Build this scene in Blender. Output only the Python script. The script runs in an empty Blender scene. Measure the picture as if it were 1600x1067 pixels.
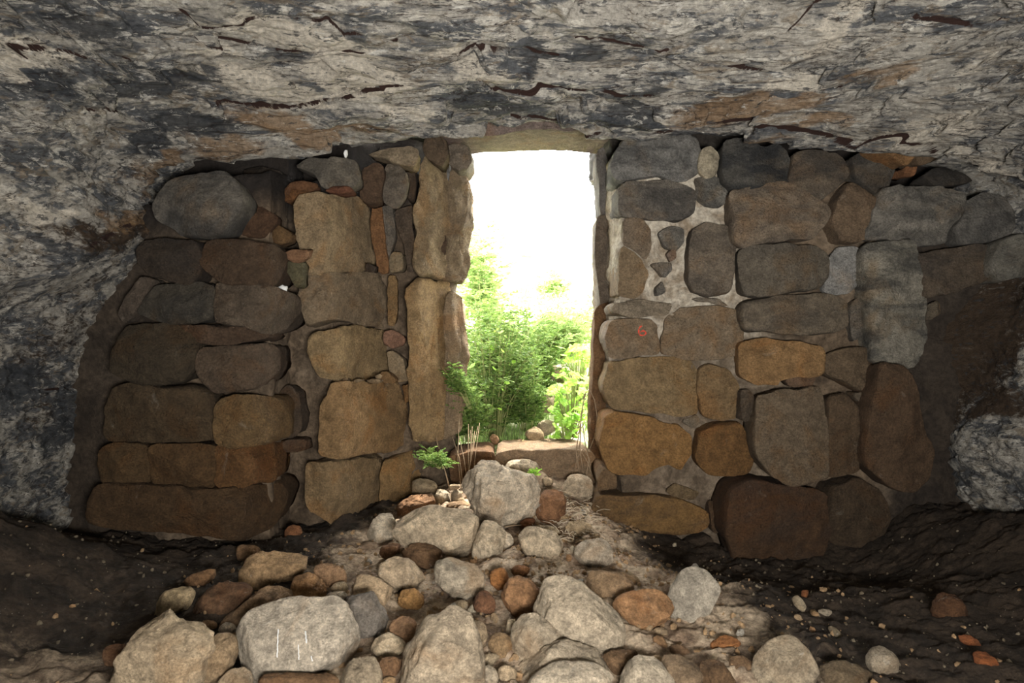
import bpy, bmesh, math, random
import numpy as np
from mathutils import Vector, Matrix

rng = np.random.default_rng(7)
random.seed(7)
SC = bpy.context.scene
COL = SC.collection
F = 1067.0            # focal length in pixels of a 1600 x 1067 frame (24 mm on 36 mm)
EYE = 1.1

# ------------------------------------------------------------------ camera, sky, sun, exposure
cam_data = bpy.data.cameras.new('camera')
cam_data.lens = 24.0
cam_data.sensor_width = 36.0
cam = bpy.data.objects.new('camera', cam_data)
cam.location = (0, 0, EYE)
cam.rotation_euler = (math.pi / 2, 0, 0)
COL.objects.link(cam)
SC.camera = cam

world = bpy.data.worlds.new('sky')
SC.world = world
world.use_nodes = True
bg = world.node_tree.nodes['Background']
bg.inputs['Color'].default_value = (1.0, 0.985, 0.95, 1)
bg.inputs['Strength'].default_value = 12.0

sun_data = bpy.data.lights.new('sun', 'SUN')
sun_data.energy = 9.0
sun_data.angle = math.radians(0.6)
sun_data.color = (1.0, 0.95, 0.86)
sun = bpy.data.objects.new('sun', sun_data)
sun.rotation_euler = (math.radians(-22), math.radians(13), 0)   # high over the hillside: it just reaches the threshold
COL.objects.link(sun)

# added fill light, unseen: a soft panel beside the camera, tilted towards the ceiling
fl = bpy.data.lights.new('fill_light', 'AREA')
fl.shape = 'RECTANGLE'
fl.size = 0.7
fl.size_y = 0.4
fl.energy = 155.0
fl.color = (1.0, 0.97, 0.93)
fill_light = bpy.data.objects.new('fill_light', fl)
fill_light.location = (0.3, -0.25, 0.85)
fill_light.rotation_euler = (math.radians(130), 0, 0)
COL.objects.link(fill_light)

SC.view_settings.view_transform = 'Standard'
SC.view_settings.look = 'None'
SC.view_settings.gamma = 1.0
SC.view_settings.use_curve_mapping = False
SC.view_settings.exposure = 0.95
SC.cycles.use_denoising = True
SC.cycles.max_bounces = 8
SC.cycles.diffuse_bounces = 5
SC.cycles.sample_clamp_indirect = 6.0

# ------------------------------------------------------------------ helpers
def lin(c):
    out = []
    for v in c[:3]:
        v = v / 255.0
        out.append(v / 12.92 if v <= 0.04045 else ((v + 0.055) / 1.055) ** 2.4)
    return (out[0], out[1], out[2], 1.0)

def dull(c, k=0.22):
    g = .3 * c[0] + .59 * c[1] + .11 * c[2]
    return tuple(v + (g - v) * k for v in c)

def unp(px, py, d):
    return ((px - 800.0) / F * d, d, EYE - (py - 533.5) / F * d)

def sstep(t):
    t = np.clip(t, 0, 1)
    return t * t * (3 - 2 * t)

def _hash(ix, iy, iz, s):
    h = (ix.astype(np.int64) * 374761393 + iy.astype(np.int64) * 668265263 + iz.astype(np.int64) * 2147483647 + s * 974711) & 0xffffffff
    h = ((h ^ (h >> 13)) * 1274126177) & 0xffffffff
    h = ((h ^ (h >> 16)) * 2246822519) & 0xffffffff
    h = h ^ (h >> 15)
    return (h & 0xffff) / 32767.5 - 1.0

def vnoise(p, s=0):
    i = np.floor(p)
    f = p - i
    u = f * f * f * (f * (f * 6 - 15) + 10)
    i = i.astype(np.int64)
    x, y, z = i[:, 0], i[:, 1], i[:, 2]
    def L(a, b, t): return a + (b - a) * t
    r = []
    for dz in (0, 1):
        q = []
        for dy in (0, 1):
            q.append(L(_hash(x, y + dy, z + dz, s), _hash(x + 1, y + dy, z + dz, s), u[:, 0]))
        r.append(L(q[0], q[1], u[:, 1]))
    return L(r[0], r[1], u[:, 2])

def fbm(p, octaves=4, s=0, gain=0.5, lac=2.03):
    a, t, n = 1.0, 0.0, 0.0
    p = np.array(p, float)
    for k in range(octaves):
        t = t + a * vnoise(p + 17.3 * k, s + k)
        n += a
        a *= gain
        p = p * lac
    return t / n

def ridged(p, octaves=3, s=0):
    a, t, n = 1.0, 0.0, 0.0
    p = np.array(p, float)
    for k in range(octaves):
        t = t + a * (1 - 2 * np.abs(vnoise(p + 9.1 * k, s + k)))
        n += a
        a *= 0.5
        p = p * 2.1
    return t / n

def mesh_np(name, verts, faces, mat=None, parent=None, smooth=True, origin=None, kind=None):
    verts = np.asarray(verts, float)
    me = bpy.data.meshes.new(name)
    if origin is not None:
        verts = verts - np.asarray(origin, float)
    if isinstance(faces, np.ndarray):
        n, k = faces.shape
        me.vertices.add(len(verts))
        me.vertices.foreach_set('co', verts.ravel())
        me.loops.add(n * k)
        me.loops.foreach_set('vertex_index', faces.ravel().astype(np.int32))
        me.polygons.add(n)
        me.polygons.foreach_set('loop_start', np.arange(0, n * k, k, dtype=np.int32))
        me.update(calc_edges=True)
        me.validate()
    else:
        me.from_pydata([tuple(v) for v in verts], [], faces)
        me.update()
    if smooth:
        me.polygons.foreach_set('use_smooth', np.ones(len(me.polygons), bool))
    if mat: me.materials.append(mat)
    o = bpy.data.objects.new(name, me)
    COL.objects.link(o)
    if origin is not None: o.location = tuple(float(v) for v in origin)
    if parent is not None: o.parent = parent
    if kind: o['kind'] = kind
    return o

def tag(o, label, cat, group=None):
    o['label'] = label
    o['category'] = cat
    if group: o['group'] = group
    return o

def empty(name, loc):
    o = bpy.data.objects.new(name, None)
    o.location = loc
    o.empty_display_size = 0.1
    COL.objects.link(o)
    return o

def grid_faces(nu, nv, closed_u=False):
    iu = np.arange(nu if closed_u else nu - 1)
    iv = np.arange(nv - 1)
    U, V = np.meshgrid(iu, iv, indexing='ij')
    U2 = (U + 1) % nu
    return np.stack([U * nv + V, U2 * nv + V, U2 * nv + V + 1, U * nv + V + 1], -1).reshape(-1, 4)

class MB:
    def __init__(self): self.v = []; self.f = []
    def tube(self, pts, r0, r1, n=5):
        b = len(self.v)
        m = len(pts)
        for i, p in enumerate(pts):
            p = Vector(p)
            a = Vector(pts[max(i - 1, 0)]); c = Vector(pts[min(i + 1, m - 1)])
            t = (c - a)
            if t.length < 1e-9: t = Vector((0, 0, 1))
            t.normalize()
            s = t.cross(Vector((0.3, 0.9, 0.2))).normalized()
            q = t.cross(s)
            r = r0 + (r1 - r0) * i / max(1, m - 1)
            for k in range(n):
                an = 2 * math.pi * k / n
                self.v.append(p + s * (r * math.cos(an)) + q * (r * math.sin(an)))
        for i in range(m - 1):
            for k in range(n):
                self.f.append((b + i * n + k, b + i * n + (k + 1) % n, b + (i + 1) * n + (k + 1) % n, b + (i + 1) * n + k))
        self.f.append(tuple(b + k for k in range(n))[::-1])
        self.f.append(tuple(b + (m - 1) * n + k for k in range(n)))
    def poly(self, pts):
        b = len(self.v)
        self.v += [Vector(p) for p in pts]
        self.f.append(tuple(range(b, b + len(pts))))
    def build(self, name, mat, parent=None, origin=None, smooth=True, kind=None):
        return mesh_np(name, np.array([tuple(v) for v in self.v]), self.f, mat, parent, smooth, origin, kind)

# ------------------------------------------------------------------ materials
class NT:
    def __init__(self, name):
        self.m = bpy.data.materials.new(name)
        self.m.use_nodes = True
        self.t = self.m.node_tree
        self.b = self.t.nodes['Principled BSDF']
        self.b.inputs['Specular IOR Level'].default_value = 0.2
        self.b.inputs['Roughness'].default_value = 0.9
    def n(self, kind, **kw):
        x = self.t.nodes.new(kind)
        for k, v in kw.items(): setattr(x, k, v)
        return x
    def l(self, a, b): self.t.links.new(a, b)
    def pos(self, scale=(1, 1, 1), rot=(0, 0, 0)):
        g = self.n('ShaderNodeNewGeometry')
        m = self.n('ShaderNodeMapping')
        m.inputs['Scale'].default_value = scale
        m.inputs['Rotation'].default_value = rot
        self.l(g.outputs['Position'], m.inputs['Vector'])
        return m.outputs['Vector']
    def noise(self, vec, scale, detail=6, rough=0.6, dist=0.0):
        x = self.n('ShaderNodeTexNoise')
        x.inputs['Scale'].default_value = scale
        x.inputs['Detail'].default_value = detail
        x.inputs['Roughness'].default_value = rough
        x.inputs['Distortion'].default_value = dist
        self.l(vec, x.inputs['Vector'])
        return x.outputs['Fac']
    def voro(self, vec, scale, feature='F1', out='Distance'):
        x = self.n('ShaderNodeTexVoronoi', feature=feature)
        x.inputs['Scale'].default_value = scale
        self.l(vec, x.inputs['Vector'])
        return x.outputs[out]
    def ramp(self, fac, lo, hi, a=0.0, b=1.0):
        x = self.n('ShaderNodeMapRange')
        x.interpolation_type = 'SMOOTHSTEP'
        x.inputs['From Min'].default_value = lo
        x.inputs['From Max'].default_value = hi
        x.inputs['To Min'].default_value = a
        x.inputs['To Max'].default_value = b
        self.l(fac, x.inputs['Value'])
        return x.outputs['Result']
    def math(self, op, a, b=None, clamp=False):
        x = self.n('ShaderNodeMath', operation=op)
        x.use_clamp = clamp
        for i, v in enumerate((a, b)):
            if v is None: continue
            if isinstance(v, (int, float)): x.inputs[i].default_value = v
            else: self.l(v, x.inputs[i])
        return x.outputs[0]
    def mix(self, fac, a, b, mode='MIX'):
        x = self.n('ShaderNodeMix', data_type='RGBA', blend_type=mode)
        for sock, v in ((x.inputs[0], fac), (x.inputs[6], a), (x.inputs[7], b)):
            if isinstance(v, (int, float)): sock.default_value = v
            elif isinstance(v, tuple): sock.default_value = v
            else: self.l(v, sock)
        return x.outputs[2]
    def grey(self, v):
        x = self.n('ShaderNodeCombineColor')
        for k in range(3): self.l(v, x.inputs[k])
        return x.outputs[0]
    def bump(self, h, dist=0.02, strength=1.0, prev=None):
        x = self.n('ShaderNodeBump')
        x.inputs['Distance'].default_value = dist
        x.inputs['Strength'].default_value = strength
        self.l(h, x.inputs['Height'])
        if prev is not None: self.l(prev, x.inputs['Normal'])
        return x.outputs['Normal']
    def done(self, col, normal=None):
        if isinstance(col, tuple): self.b.inputs['Base Color'].default_value = col
        else: self.l(col, self.b.inputs['Base Color'])
        if normal is not None: self.l(normal, self.b.inputs['Normal'])
        return self.m

def masonry_mat():
    t = NT('weathered_masonry')
    oi = t.n('ShaderNodeObjectInfo')
    base = oi.outputs['Color']
    p = t.pos()
    n1 = t.noise(p, 4.0, 6, 0.6, 0.6)
    n2 = t.noise(p, 16.0, 8, 0.7, 0.3)
    n3 = t.noise(p, 90.0, 5, 0.7)
    ps = t.pos((1, 1, 2.2))
    n4 = t.noise(ps, 2.6, 7, 0.65, 1.0)
    c = t.mix(1.0, base, t.grey(t.ramp(n2, 0.30, 0.70, 0.70, 1.28)), 'MULTIPLY')
    c = t.mix(t.ramp(n1, 0.5, 0.68, 0, 0.6), c, t.mix(1.0, base, (1.14, 0.88, 0.62, 1), 'MULTIPLY'))
    soot_shade = t.math('SUBTRACT', 1.0, oi.outputs['Alpha'], True)
    sf = t.math('MULTIPLY', t.ramp(n4, 0.40, 0.62), soot_shade)
    c = t.mix(sf, c, (0.028, 0.029, 0.030, 1))
    wf = t.ramp(t.noise(p, 7.0, 9, 0.72, 0.8), 0.60, 0.72, 0, 0.5)
    c = t.mix(wf, c, t.mix(0.5, base, (0.42, 0.38, 0.31, 1)))
    c = t.mix(1.0, c, t.grey(t.ramp(n3, 0.32, 0.68, 0.72, 1.26)), 'MULTIPLY')
    pits = t.ramp(t.voro(p, 55.0), 0.05, 0.28)
    pf = t.math('MULTIPLY', t.math('SUBTRACT', 1.0, pits), t.ramp(n1, 0.42, 0.6))
    c = t.mix(t.math('MULTIPLY', pf, 0.55), c, t.mix(1.0, c, (0.35, 0.33, 0.3, 1), 'MULTIPLY'))
    nb = t.bump(n2, 0.06, 0.9)
    nb = t.bump(t.noise(p, 60.0, 8, 0.72), 0.03, 1.0, nb)
    nb = t.bump(t.math('SUBTRACT', 1.0, pf), 0.007, 0.8, nb)
    return t.done(c, nb)

def rock_mat():
    t = NT('loose_limestone')
    oi = t.n('ShaderNodeObjectInfo')
    base = oi.outputs['Color']
    p = t.pos()
    n1 = t.noise(p, 7.0, 7, 0.65, 0.6)
    n2 = t.noise(p, 30.0, 8, 0.7)
    n3 = t.noise(p, 130.0, 4, 0.7)
    c = t.mix(1.0, base, t.grey(t.ramp(n1, 0.28, 0.72, 0.72, 1.26)), 'MULTIPLY')
    c = t.mix(1.0, c, t.grey(t.ramp(n2, 0.32, 0.68, 0.62, 1.32)), 'MULTIPLY')
    c = t.mix(t.ramp(t.noise(p, 3.5, 6, 0.6, 0.8), 0.52, 0.70, 0, 0.45), c, t.mix(1.0, base, (0.86, 0.62, 0.40, 1), 'MULTIPLY'))
    c = t.mix(t.ramp(t.noise(p, 11.0, 9, 0.75, 1.0), 0.60, 0.70, 0, 0.55), c, (0.60, 0.56, 0.48, 1))
    c = t.mix(1.0, c, t.grey(t.ramp(n3, 0.3, 0.7, 0.74, 1.24)), 'MULTIPLY')
    cr = t.ramp(t.noise(p, 9.0, 10, 0.75, 1.5), 0.485, 0.5)
    nb = t.bump(n2, 0.04, 0.9)
    nb = t.bump(t.noise(p, 85.0, 8, 0.7), 0.018, 1.0, nb)
    nb = t.bump(cr, 0.004, 0.5, nb)
    return t.done(c, nb)

def cave_mat():
    t = NT('cave_rock')
    at = t.n('ShaderNodeAttribute', attribute_name='stain')
    sep = t.n('ShaderNodeSeparateColor')
    t.l(at.outputs['Color'], sep.inputs[0])
    soot_shade, cream, ochre, brown = sep.outputs[0], sep.outputs[1], sep.outputs[2], at.outputs['Alpha']
    p = t.pos()
    ps = t.pos((1.0, 2.3, 4.2), (0.0, 0.10, 0.10))
    ns = t.noise(ps, 2.0, 12, 0.72, 0.7)
    nm = t.noise(ps, 5.0, 12, 0.74, 0.5)
    nq = t.noise(ps, 3.1, 12, 0.74, 1.4)
    nk = t.noise(ps, 9.5, 12, 0.74, 0.5)
    nf = t.noise(p, 42.0, 8, 0.74)
    def zone(attr, n, lo, hi, k=0.62):
        n = t.math('ADD', t.math('MULTIPLY', n, 0.5), t.math('MULTIPLY', nk, 0.5))
        s = t.math('ADD', t.math('MULTIPLY', attr, k), n)
        return t.ramp(s, lo, hi)
    c = t.mix(t.ramp(ns, 0.445, 0.555), (0.110, 0.114, 0.118, 1), (0.41, 0.38, 0.325, 1))
    c = t.mix(t.ramp(nm, 0.53, 0.575, 0, 0.85), c, (0.58, 0.545, 0.47, 1))
    c = t.mix(t.ramp(nq, 0.55, 0.60, 0, 0.6), c, (0.25, 0.195, 0.13, 1))
    c = t.mix(zone(brown, nm, 0.82, 0.93), c, (0.060, 0.040, 0.025, 1))
    c = t.mix(t.math('MULTIPLY', zone(cream, nm, 0.82, 0.92), 0.9), c, (0.62, 0.56, 0.46, 1))
    c = t.mix(t.math('MULTIPLY', zone(ochre, nq, 0.84, 1.02), 0.72), c, (0.27, 0.165, 0.080, 1))
    c = t.mix(t.math('MULTIPLY', zone(soot_shade, ns, 0.83, 0.92), 0.88), c, (0.048, 0.053, 0.060, 1))
    nb_ = t.math('SUBTRACT', 1.0, brown, True)
    c = t.mix(t.math('MULTIPLY', t.ramp(t.noise(ps, 7.0, 12, 0.76, 0.5), 0.575, 0.605, 0, 0.85), nb_), c, (0.64, 0.615, 0.55, 1))
    c = t.mix(t.ramp(nk, 0.565, 0.595, 0, 0.85), c, (0.045, 0.047, 0.050, 1))
    c = t.mix(1.0, c, t.grey(t.ramp(nf, 0.3, 0.7, 0.66, 1.36)), 'MULTIPLY')
    ln = t.math('ABSOLUTE', t.math('SUBTRACT', t.noise(t.pos((0.8, 2.6, 6.0), (0.0, 0.12, 0.06)), 2.4, 9, 0.62, 0.6), 0.5))
    crack = t.math('MULTIPLY', t.ramp(ln, 0.0, 0.012, 1, 0), t.ramp(t.noise(p, 2.1, 3, 0.5), 0.44, 0.50))
    c = t.mix(t.math('MULTIPLY', crack, 0.85), c, (0.035, 0.020, 0.015, 1))
    sm = t.n('ShaderNodeAttribute', attribute_name='seam')   # iron-stained fill of the bedding cracks
    c = t.mix(t.ramp(t.math('ADD', sm.outputs['Fac'], t.math('MULTIPLY', t.math('SUBTRACT', nf, 0.5), 0.5)), 0.42, 0.62), c, (0.040, 0.020, 0.015, 1))
    nb = t.bump(nm, 0.07, 0.8)
    nb = t.bump(nf, 0.03, 0.9, nb)
    nb = t.bump(t.noise(ps, 22.0, 9, 0.75, 0.8), 0.03, 0.9, nb)
    nb = t.bump(t.math('SUBTRACT', 1.0, crack), 0.015, 0.9, nb)
    return t.done(c, nb)

def mortar_mat():
    t = NT('lime_mortar_and_rubble')
    p = t.pos()
    at = t.n('ShaderNodeAttribute', attribute_name='pale')
    n1 = t.noise(p, 5.0, 9, 0.7, 0.8)
    n2 = t.noise(p, 32.0, 8, 0.72)
    dark = t.mix(t.ramp(n1, 0.35, 0.65), (0.060, 0.042, 0.027, 1), (0.15, 0.108, 0.070, 1))
    pale = t.mix(t.ramp(n1, 0.38, 0.62), (0.21, 0.165, 0.115, 1), (0.42, 0.375, 0.30, 1))
    c = t.mix(at.outputs['Fac'], dark, pale)
    so = t.n('ShaderNodeAttribute', attribute_name='soot_shade')   # shade painted in under the roof; core ends darkened to match the cave wall
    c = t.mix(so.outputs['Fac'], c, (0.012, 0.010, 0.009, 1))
    c = t.mix(1.0, c, t.grey(t.ramp(n2, 0.3, 0.7, 0.62, 1.3)), 'MULTIPLY')
    nb = t.bump(n1, 0.04, 0.6)
    nb = t.bump(n2, 0.018, 0.9, nb)
    return t.done(c, nb)

def soil_mat():
    t = NT('cave_earth')
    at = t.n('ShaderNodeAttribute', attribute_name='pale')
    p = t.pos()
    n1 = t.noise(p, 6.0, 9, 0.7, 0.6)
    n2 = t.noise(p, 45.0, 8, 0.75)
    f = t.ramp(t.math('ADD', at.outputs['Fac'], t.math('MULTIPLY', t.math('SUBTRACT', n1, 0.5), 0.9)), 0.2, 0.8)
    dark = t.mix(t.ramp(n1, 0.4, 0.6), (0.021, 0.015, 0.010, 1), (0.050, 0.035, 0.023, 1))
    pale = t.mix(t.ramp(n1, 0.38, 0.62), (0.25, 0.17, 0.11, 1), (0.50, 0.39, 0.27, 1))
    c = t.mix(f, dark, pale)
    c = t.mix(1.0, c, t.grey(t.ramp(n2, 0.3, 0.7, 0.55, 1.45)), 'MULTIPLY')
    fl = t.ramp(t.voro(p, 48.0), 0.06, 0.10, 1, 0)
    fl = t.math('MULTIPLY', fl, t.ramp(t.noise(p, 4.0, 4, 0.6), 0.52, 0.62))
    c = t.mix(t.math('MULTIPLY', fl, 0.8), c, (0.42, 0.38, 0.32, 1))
    nb = t.bump(n2, 0.02, 1.0)
    nb = t.bump(t.noise(p, 130.0, 5, 0.7), 0.006, 1.0, nb)
    return t.done(c, nb)

def ground_mat():
    t = NT('sunlit_hillside')
    p = t.pos()
    n1 = t.noise(p, 2.2, 8, 0.65, 0.5)
    n2 = t.noise(p, 25.0, 7, 0.7)
    c = t.mix(t.ramp(n1, 0.42, 0.6), (0.48, 0.43, 0.33, 1), (0.30, 0.36, 0.16, 1))
    c = t.mix(1.0, c, t.grey(t.ramp(n2, 0.3, 0.7, 0.75, 1.25)), 'MULTIPLY')
    return t.done(c, t.bump(n2, 0.02, 0.8))

def leaf_mat(name, a, b, trans=0.35):
    t = NT(name)
    oi = t.n('ShaderNodeObjectInfo')
    p = t.pos()
    f = t.ramp(t.noise(p, 26.0, 3, 0.6), 0.32, 0.68)
    c = t.mix(f, a, b)
    c = t.mix(1.0, c, t.grey(t.ramp(oi.outputs['Random'], 0, 1, 0.85, 1.15)), 'MULTIPLY')
    t.l(c, t.b.inputs['Base Color'])
    t.b.inputs['Roughness'].default_value = 0.6
    tr = t.n('ShaderNodeBsdfTranslucent')
    t.l(c, tr.inputs['Color'])
    mx = t.n('ShaderNodeMixShader')
    mx.inputs[0].default_value = trans
    t.l(t.b.outputs[0], mx.inputs[1]); t.l(tr.outputs[0], mx.inputs[2])
    t.l(mx.outputs[0], t.t.nodes['Material Output'].inputs['Surface'])
    return t.m

def plain_mat(name, col, var=0.2, scale=40):
    t = NT(name)
    p = t.pos()
    n = t.noise(p, scale, 5, 0.65)
    c = t.mix(1.0, col, t.grey(t.ramp(n, 0.3, 0.7, 1 - var, 1 + var)), 'MULTIPLY')
    return t.done(c, t.bump(n, 0.003, 0.5))

M_STONE = masonry_mat()
M_ROCK = rock_mat()
M_CAVE = cave_mat()
M_MORTAR = mortar_mat()
M_SOIL = soil_mat()
M_GROUND = ground_mat()
M_FERN = leaf_mat('feathery_leaf', (0.06, 0.12, 0.025, 1), (0.20, 0.29, 0.07, 1))
M_LEAF = leaf_mat('fresh_broad_leaf', (0.22, 0.46, 0.05, 1), (0.38, 0.60, 0.09, 1), 0.45)
M_PALE = leaf_mat('sunbleached_leaf', (0.16, 0.26, 0.07, 1), (0.32, 0.42, 0.15, 1), 0.4)
M_STEM = plain_mat('green_stem', (0.22, 0.24, 0.09, 1))
M_DRY = plain_mat('dry_stalk', (0.24, 0.17, 0.105, 1))
M_STRAW = plain_mat('bleached_straw', (0.46, 0.38, 0.27, 1))
M_WHITE = plain_mat('white_scrap', (0.5, 0.5, 0.48, 1), 0.1)
M_RED = plain_mat('red_paint', (0.42, 0.05, 0.03, 1), 0.25, 120)
# ------------------------------------------------------------------ the cave shell: radius about the axis (x=0, z=1) by angle and depth
ZC = 1.0
CTRL_PX = [  # pixel, pixel, distance along the view axis
 (0,0,2.55),(400,0,2.8),(800,0,2.8),(1200,0,2.8),(1600,0,2.6),
 (0,110,2.7),(400,120,3.35),(800,110,3.35),(1200,120,3.3),(1600,120,2.95),
 (370,262,4.0),(450,252,4.0),(530,236,4.05),(620,224,4.05),(690,214,4.07),(740,204,4.1),(820,188,4.12),(880,198,4.1),(950,211,4.08),(1060,214,4.03),(1140,216,4.0),
 (1200,232,3.96),(1290,242,3.95),(1400,244,3.88),(1470,246,3.85),(1540,266,3.65),(1600,286,3.5),
 (250,290,3.75),(300,275,3.9),(150,250,3.4),(0,250,2.8),(0,400,2.9),(100,420,3.2),(215,385,3.62),(60,180,2.85),(180,190,3.35),
 (0,470,3.2),(100,470,3.5),(200,450,3.85),(0,600,3.3),(80,600,3.6),(150,600,3.95),(0,780,3.35),(130,780,3.95),
 (1450,520,4.1),(1600,500,3.7),(1500,700,3.9),(1600,800,3.5),(1600,345,3.85),(1550,330,4.0),(1600,420,3.85),(1500,320,4.15),(1530,600,3.95)]
CTRL_W = [(0,y,z) for y, z in ((-2.5,2.5),(-1,2.55),(0,2.55),(1.2,2.55),(2.0,2.52))]
for y in (-2.5,-1,0,1.2,2.0):
    CTRL_W += [(-1.6,y,2.42),(1.6,y,2.42),(-2.2,y,1.6),(2.5,y,1.6),(-2.4,y,0.4),(2.7,y,0.4),(-2.4,y,-0.2),(2.7,y,-0.2)]
for x, z in ((-1.9,2.1),(-1.3,2.22),(-.4,2.38),(.05,2.49),(.6,2.40),(1.3,2.32),(2.2,2.26)):
    CTRL_W += [(x*1.03,4.6,z+.07)]
CTRL_W += [(-2.45,4.6,1.2),(2.75,4.6,1.2),(-2.5,4.6,.3),(2.75,4.6,.3),(-2.55,4.2,-.2),(2.75,4.0,-.2),(-2.55,3.3,-.2)]
_pts = np.array([unp(*c) for c in CTRL_PX] + CTRL_W)
_phi = np.arctan2(_pts[:, 2] - ZC, _pts[:, 0])
_phi = np.where(_phi < -math.pi / 2, _phi + 2 * math.pi, _phi)
_cu = np.stack([_phi * 2.0, _pts[:, 1]], 1)
_cr = np.hypot(_pts[:, 0], _pts[:, 2] - ZC)

def _tps(r): return np.where(r > 1e-9, r * r * np.log(np.maximum(r, 1e-9)), 0.0)
_n = len(_cu)
_K = _tps(np.linalg.norm(_cu[:, None] - _cu[None], axis=2)) + np.eye(_n) * 0.004
_P = np.hstack([np.ones((_n, 1)), _cu])
_A = np.block([[_K, _P], [_P.T, np.zeros((3, 3))]])
_W = np.linalg.solve(_A, np.concatenate([_cr, np.zeros(3)]))

def shell_r(phi, y):
    phi = np.asarray(phi, float).ravel(); y = np.asarray(y, float).ravel()
    out = np.empty(len(phi))
    for s in range(0, len(phi), 20000):
        q = np.stack([phi[s:s + 20000] * 2.0, y[s:s + 20000]], 1)
        D = _tps(np.linalg.norm(q[:, None] - _cu[None], axis=2))
        out[s:s + 20000] = D @ _W[:_n] + _W[_n] + q @ _W[_n + 1:]
    return np.clip(out, 0.7, 3.2)

def shell_hit(px, py):
    d = np.arange(1.2, 4.62, 0.015)
    x = (px - 800.0) / F * d; z = EYE - (py - 533.5) / F * d
    ph = np.arctan2(z - ZC, x); ph = np.where(ph < -math.pi / 2, ph + 2 * math.pi, ph)
    g = np.hypot(x, z - ZC) - shell_r(ph, d)
    k = np.argmax(g > 0) if (g > 0).any() else len(d) - 1
    return np.array([x[k], d[k], z[k]])

CRACKS = [  # traced bedding cracks: width, depth, step, points
 (.010,.03,.03,[(0,67),(31,84),(103,82),(169,89),(231,92),(259,90),(281,84)]),
 (.008,.025,.02,[(262,0),(284,15),(312,40),(345,45),(390,33),(440,27),(519,31),(534,50),(550,44),(587,56),(619,62)]),
 (.008,.02,.02,[(275,62),(312,61),(331,70),(375,70),(422,75),(500,77),(562,83),(587,78),(631,83),(659,94),(675,89),(706,86),(790,76),(880,84)]),
 (.010,.03,.03,[(400,170),(441,172),(525,156),(562,147),(606,136),(650,133),(706,129),(769,136),(837,136),(900,131),(934,131),(962,138),(1031,155),(1100,158),(1175,162),(1240,168)]),
 (.008,.02,.01,[(400,233),(447,230),(487,233),(509,222),(534,216)]),
 (.012,.03,.03,[(1091,92),(1122,94),(1144,100),(1159,100),(1191,108),(1216,108),(1244,98)]),
 (.010,.025,.02,[(1231,48),(1256,22),(1281,3)]),
 (.009,.025,.03,[(1180,140),(1209,141),(1244,150),(1269,148),(1297,137),(1320,130)]),
 (.014,.04,.04,[(1100,190),(1160,195),(1240,205),(1319,219),(1344,225),(1366,216),(1397,212),(1444,219),(1466,234)]),
 (.010,.03,.02,[(134,169),(155,165),(175,169),(195,178),(216,181)]),
 (.008,.02,.02,[(240,175),(300,165),(380,170),(441,172)]),
 (.010,.02,.02,[(800,180),(850,184),(900,196),(960,200),(1060,200)]),
 (.008,.02,.01,[(900,50),(950,62),(1000,66),(1050,70)]),
 (.010,.03,.03,[(1420,28),(1470,34),(1530,44),(1600,30)]),
 (.010,.03,.03,[(0,385),(60,392),(110,390),(160,372),(205,352)]),
 (.008,.02,.02,[(0,600),(60,610),(120,604),(160,596)]),
]
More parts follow.
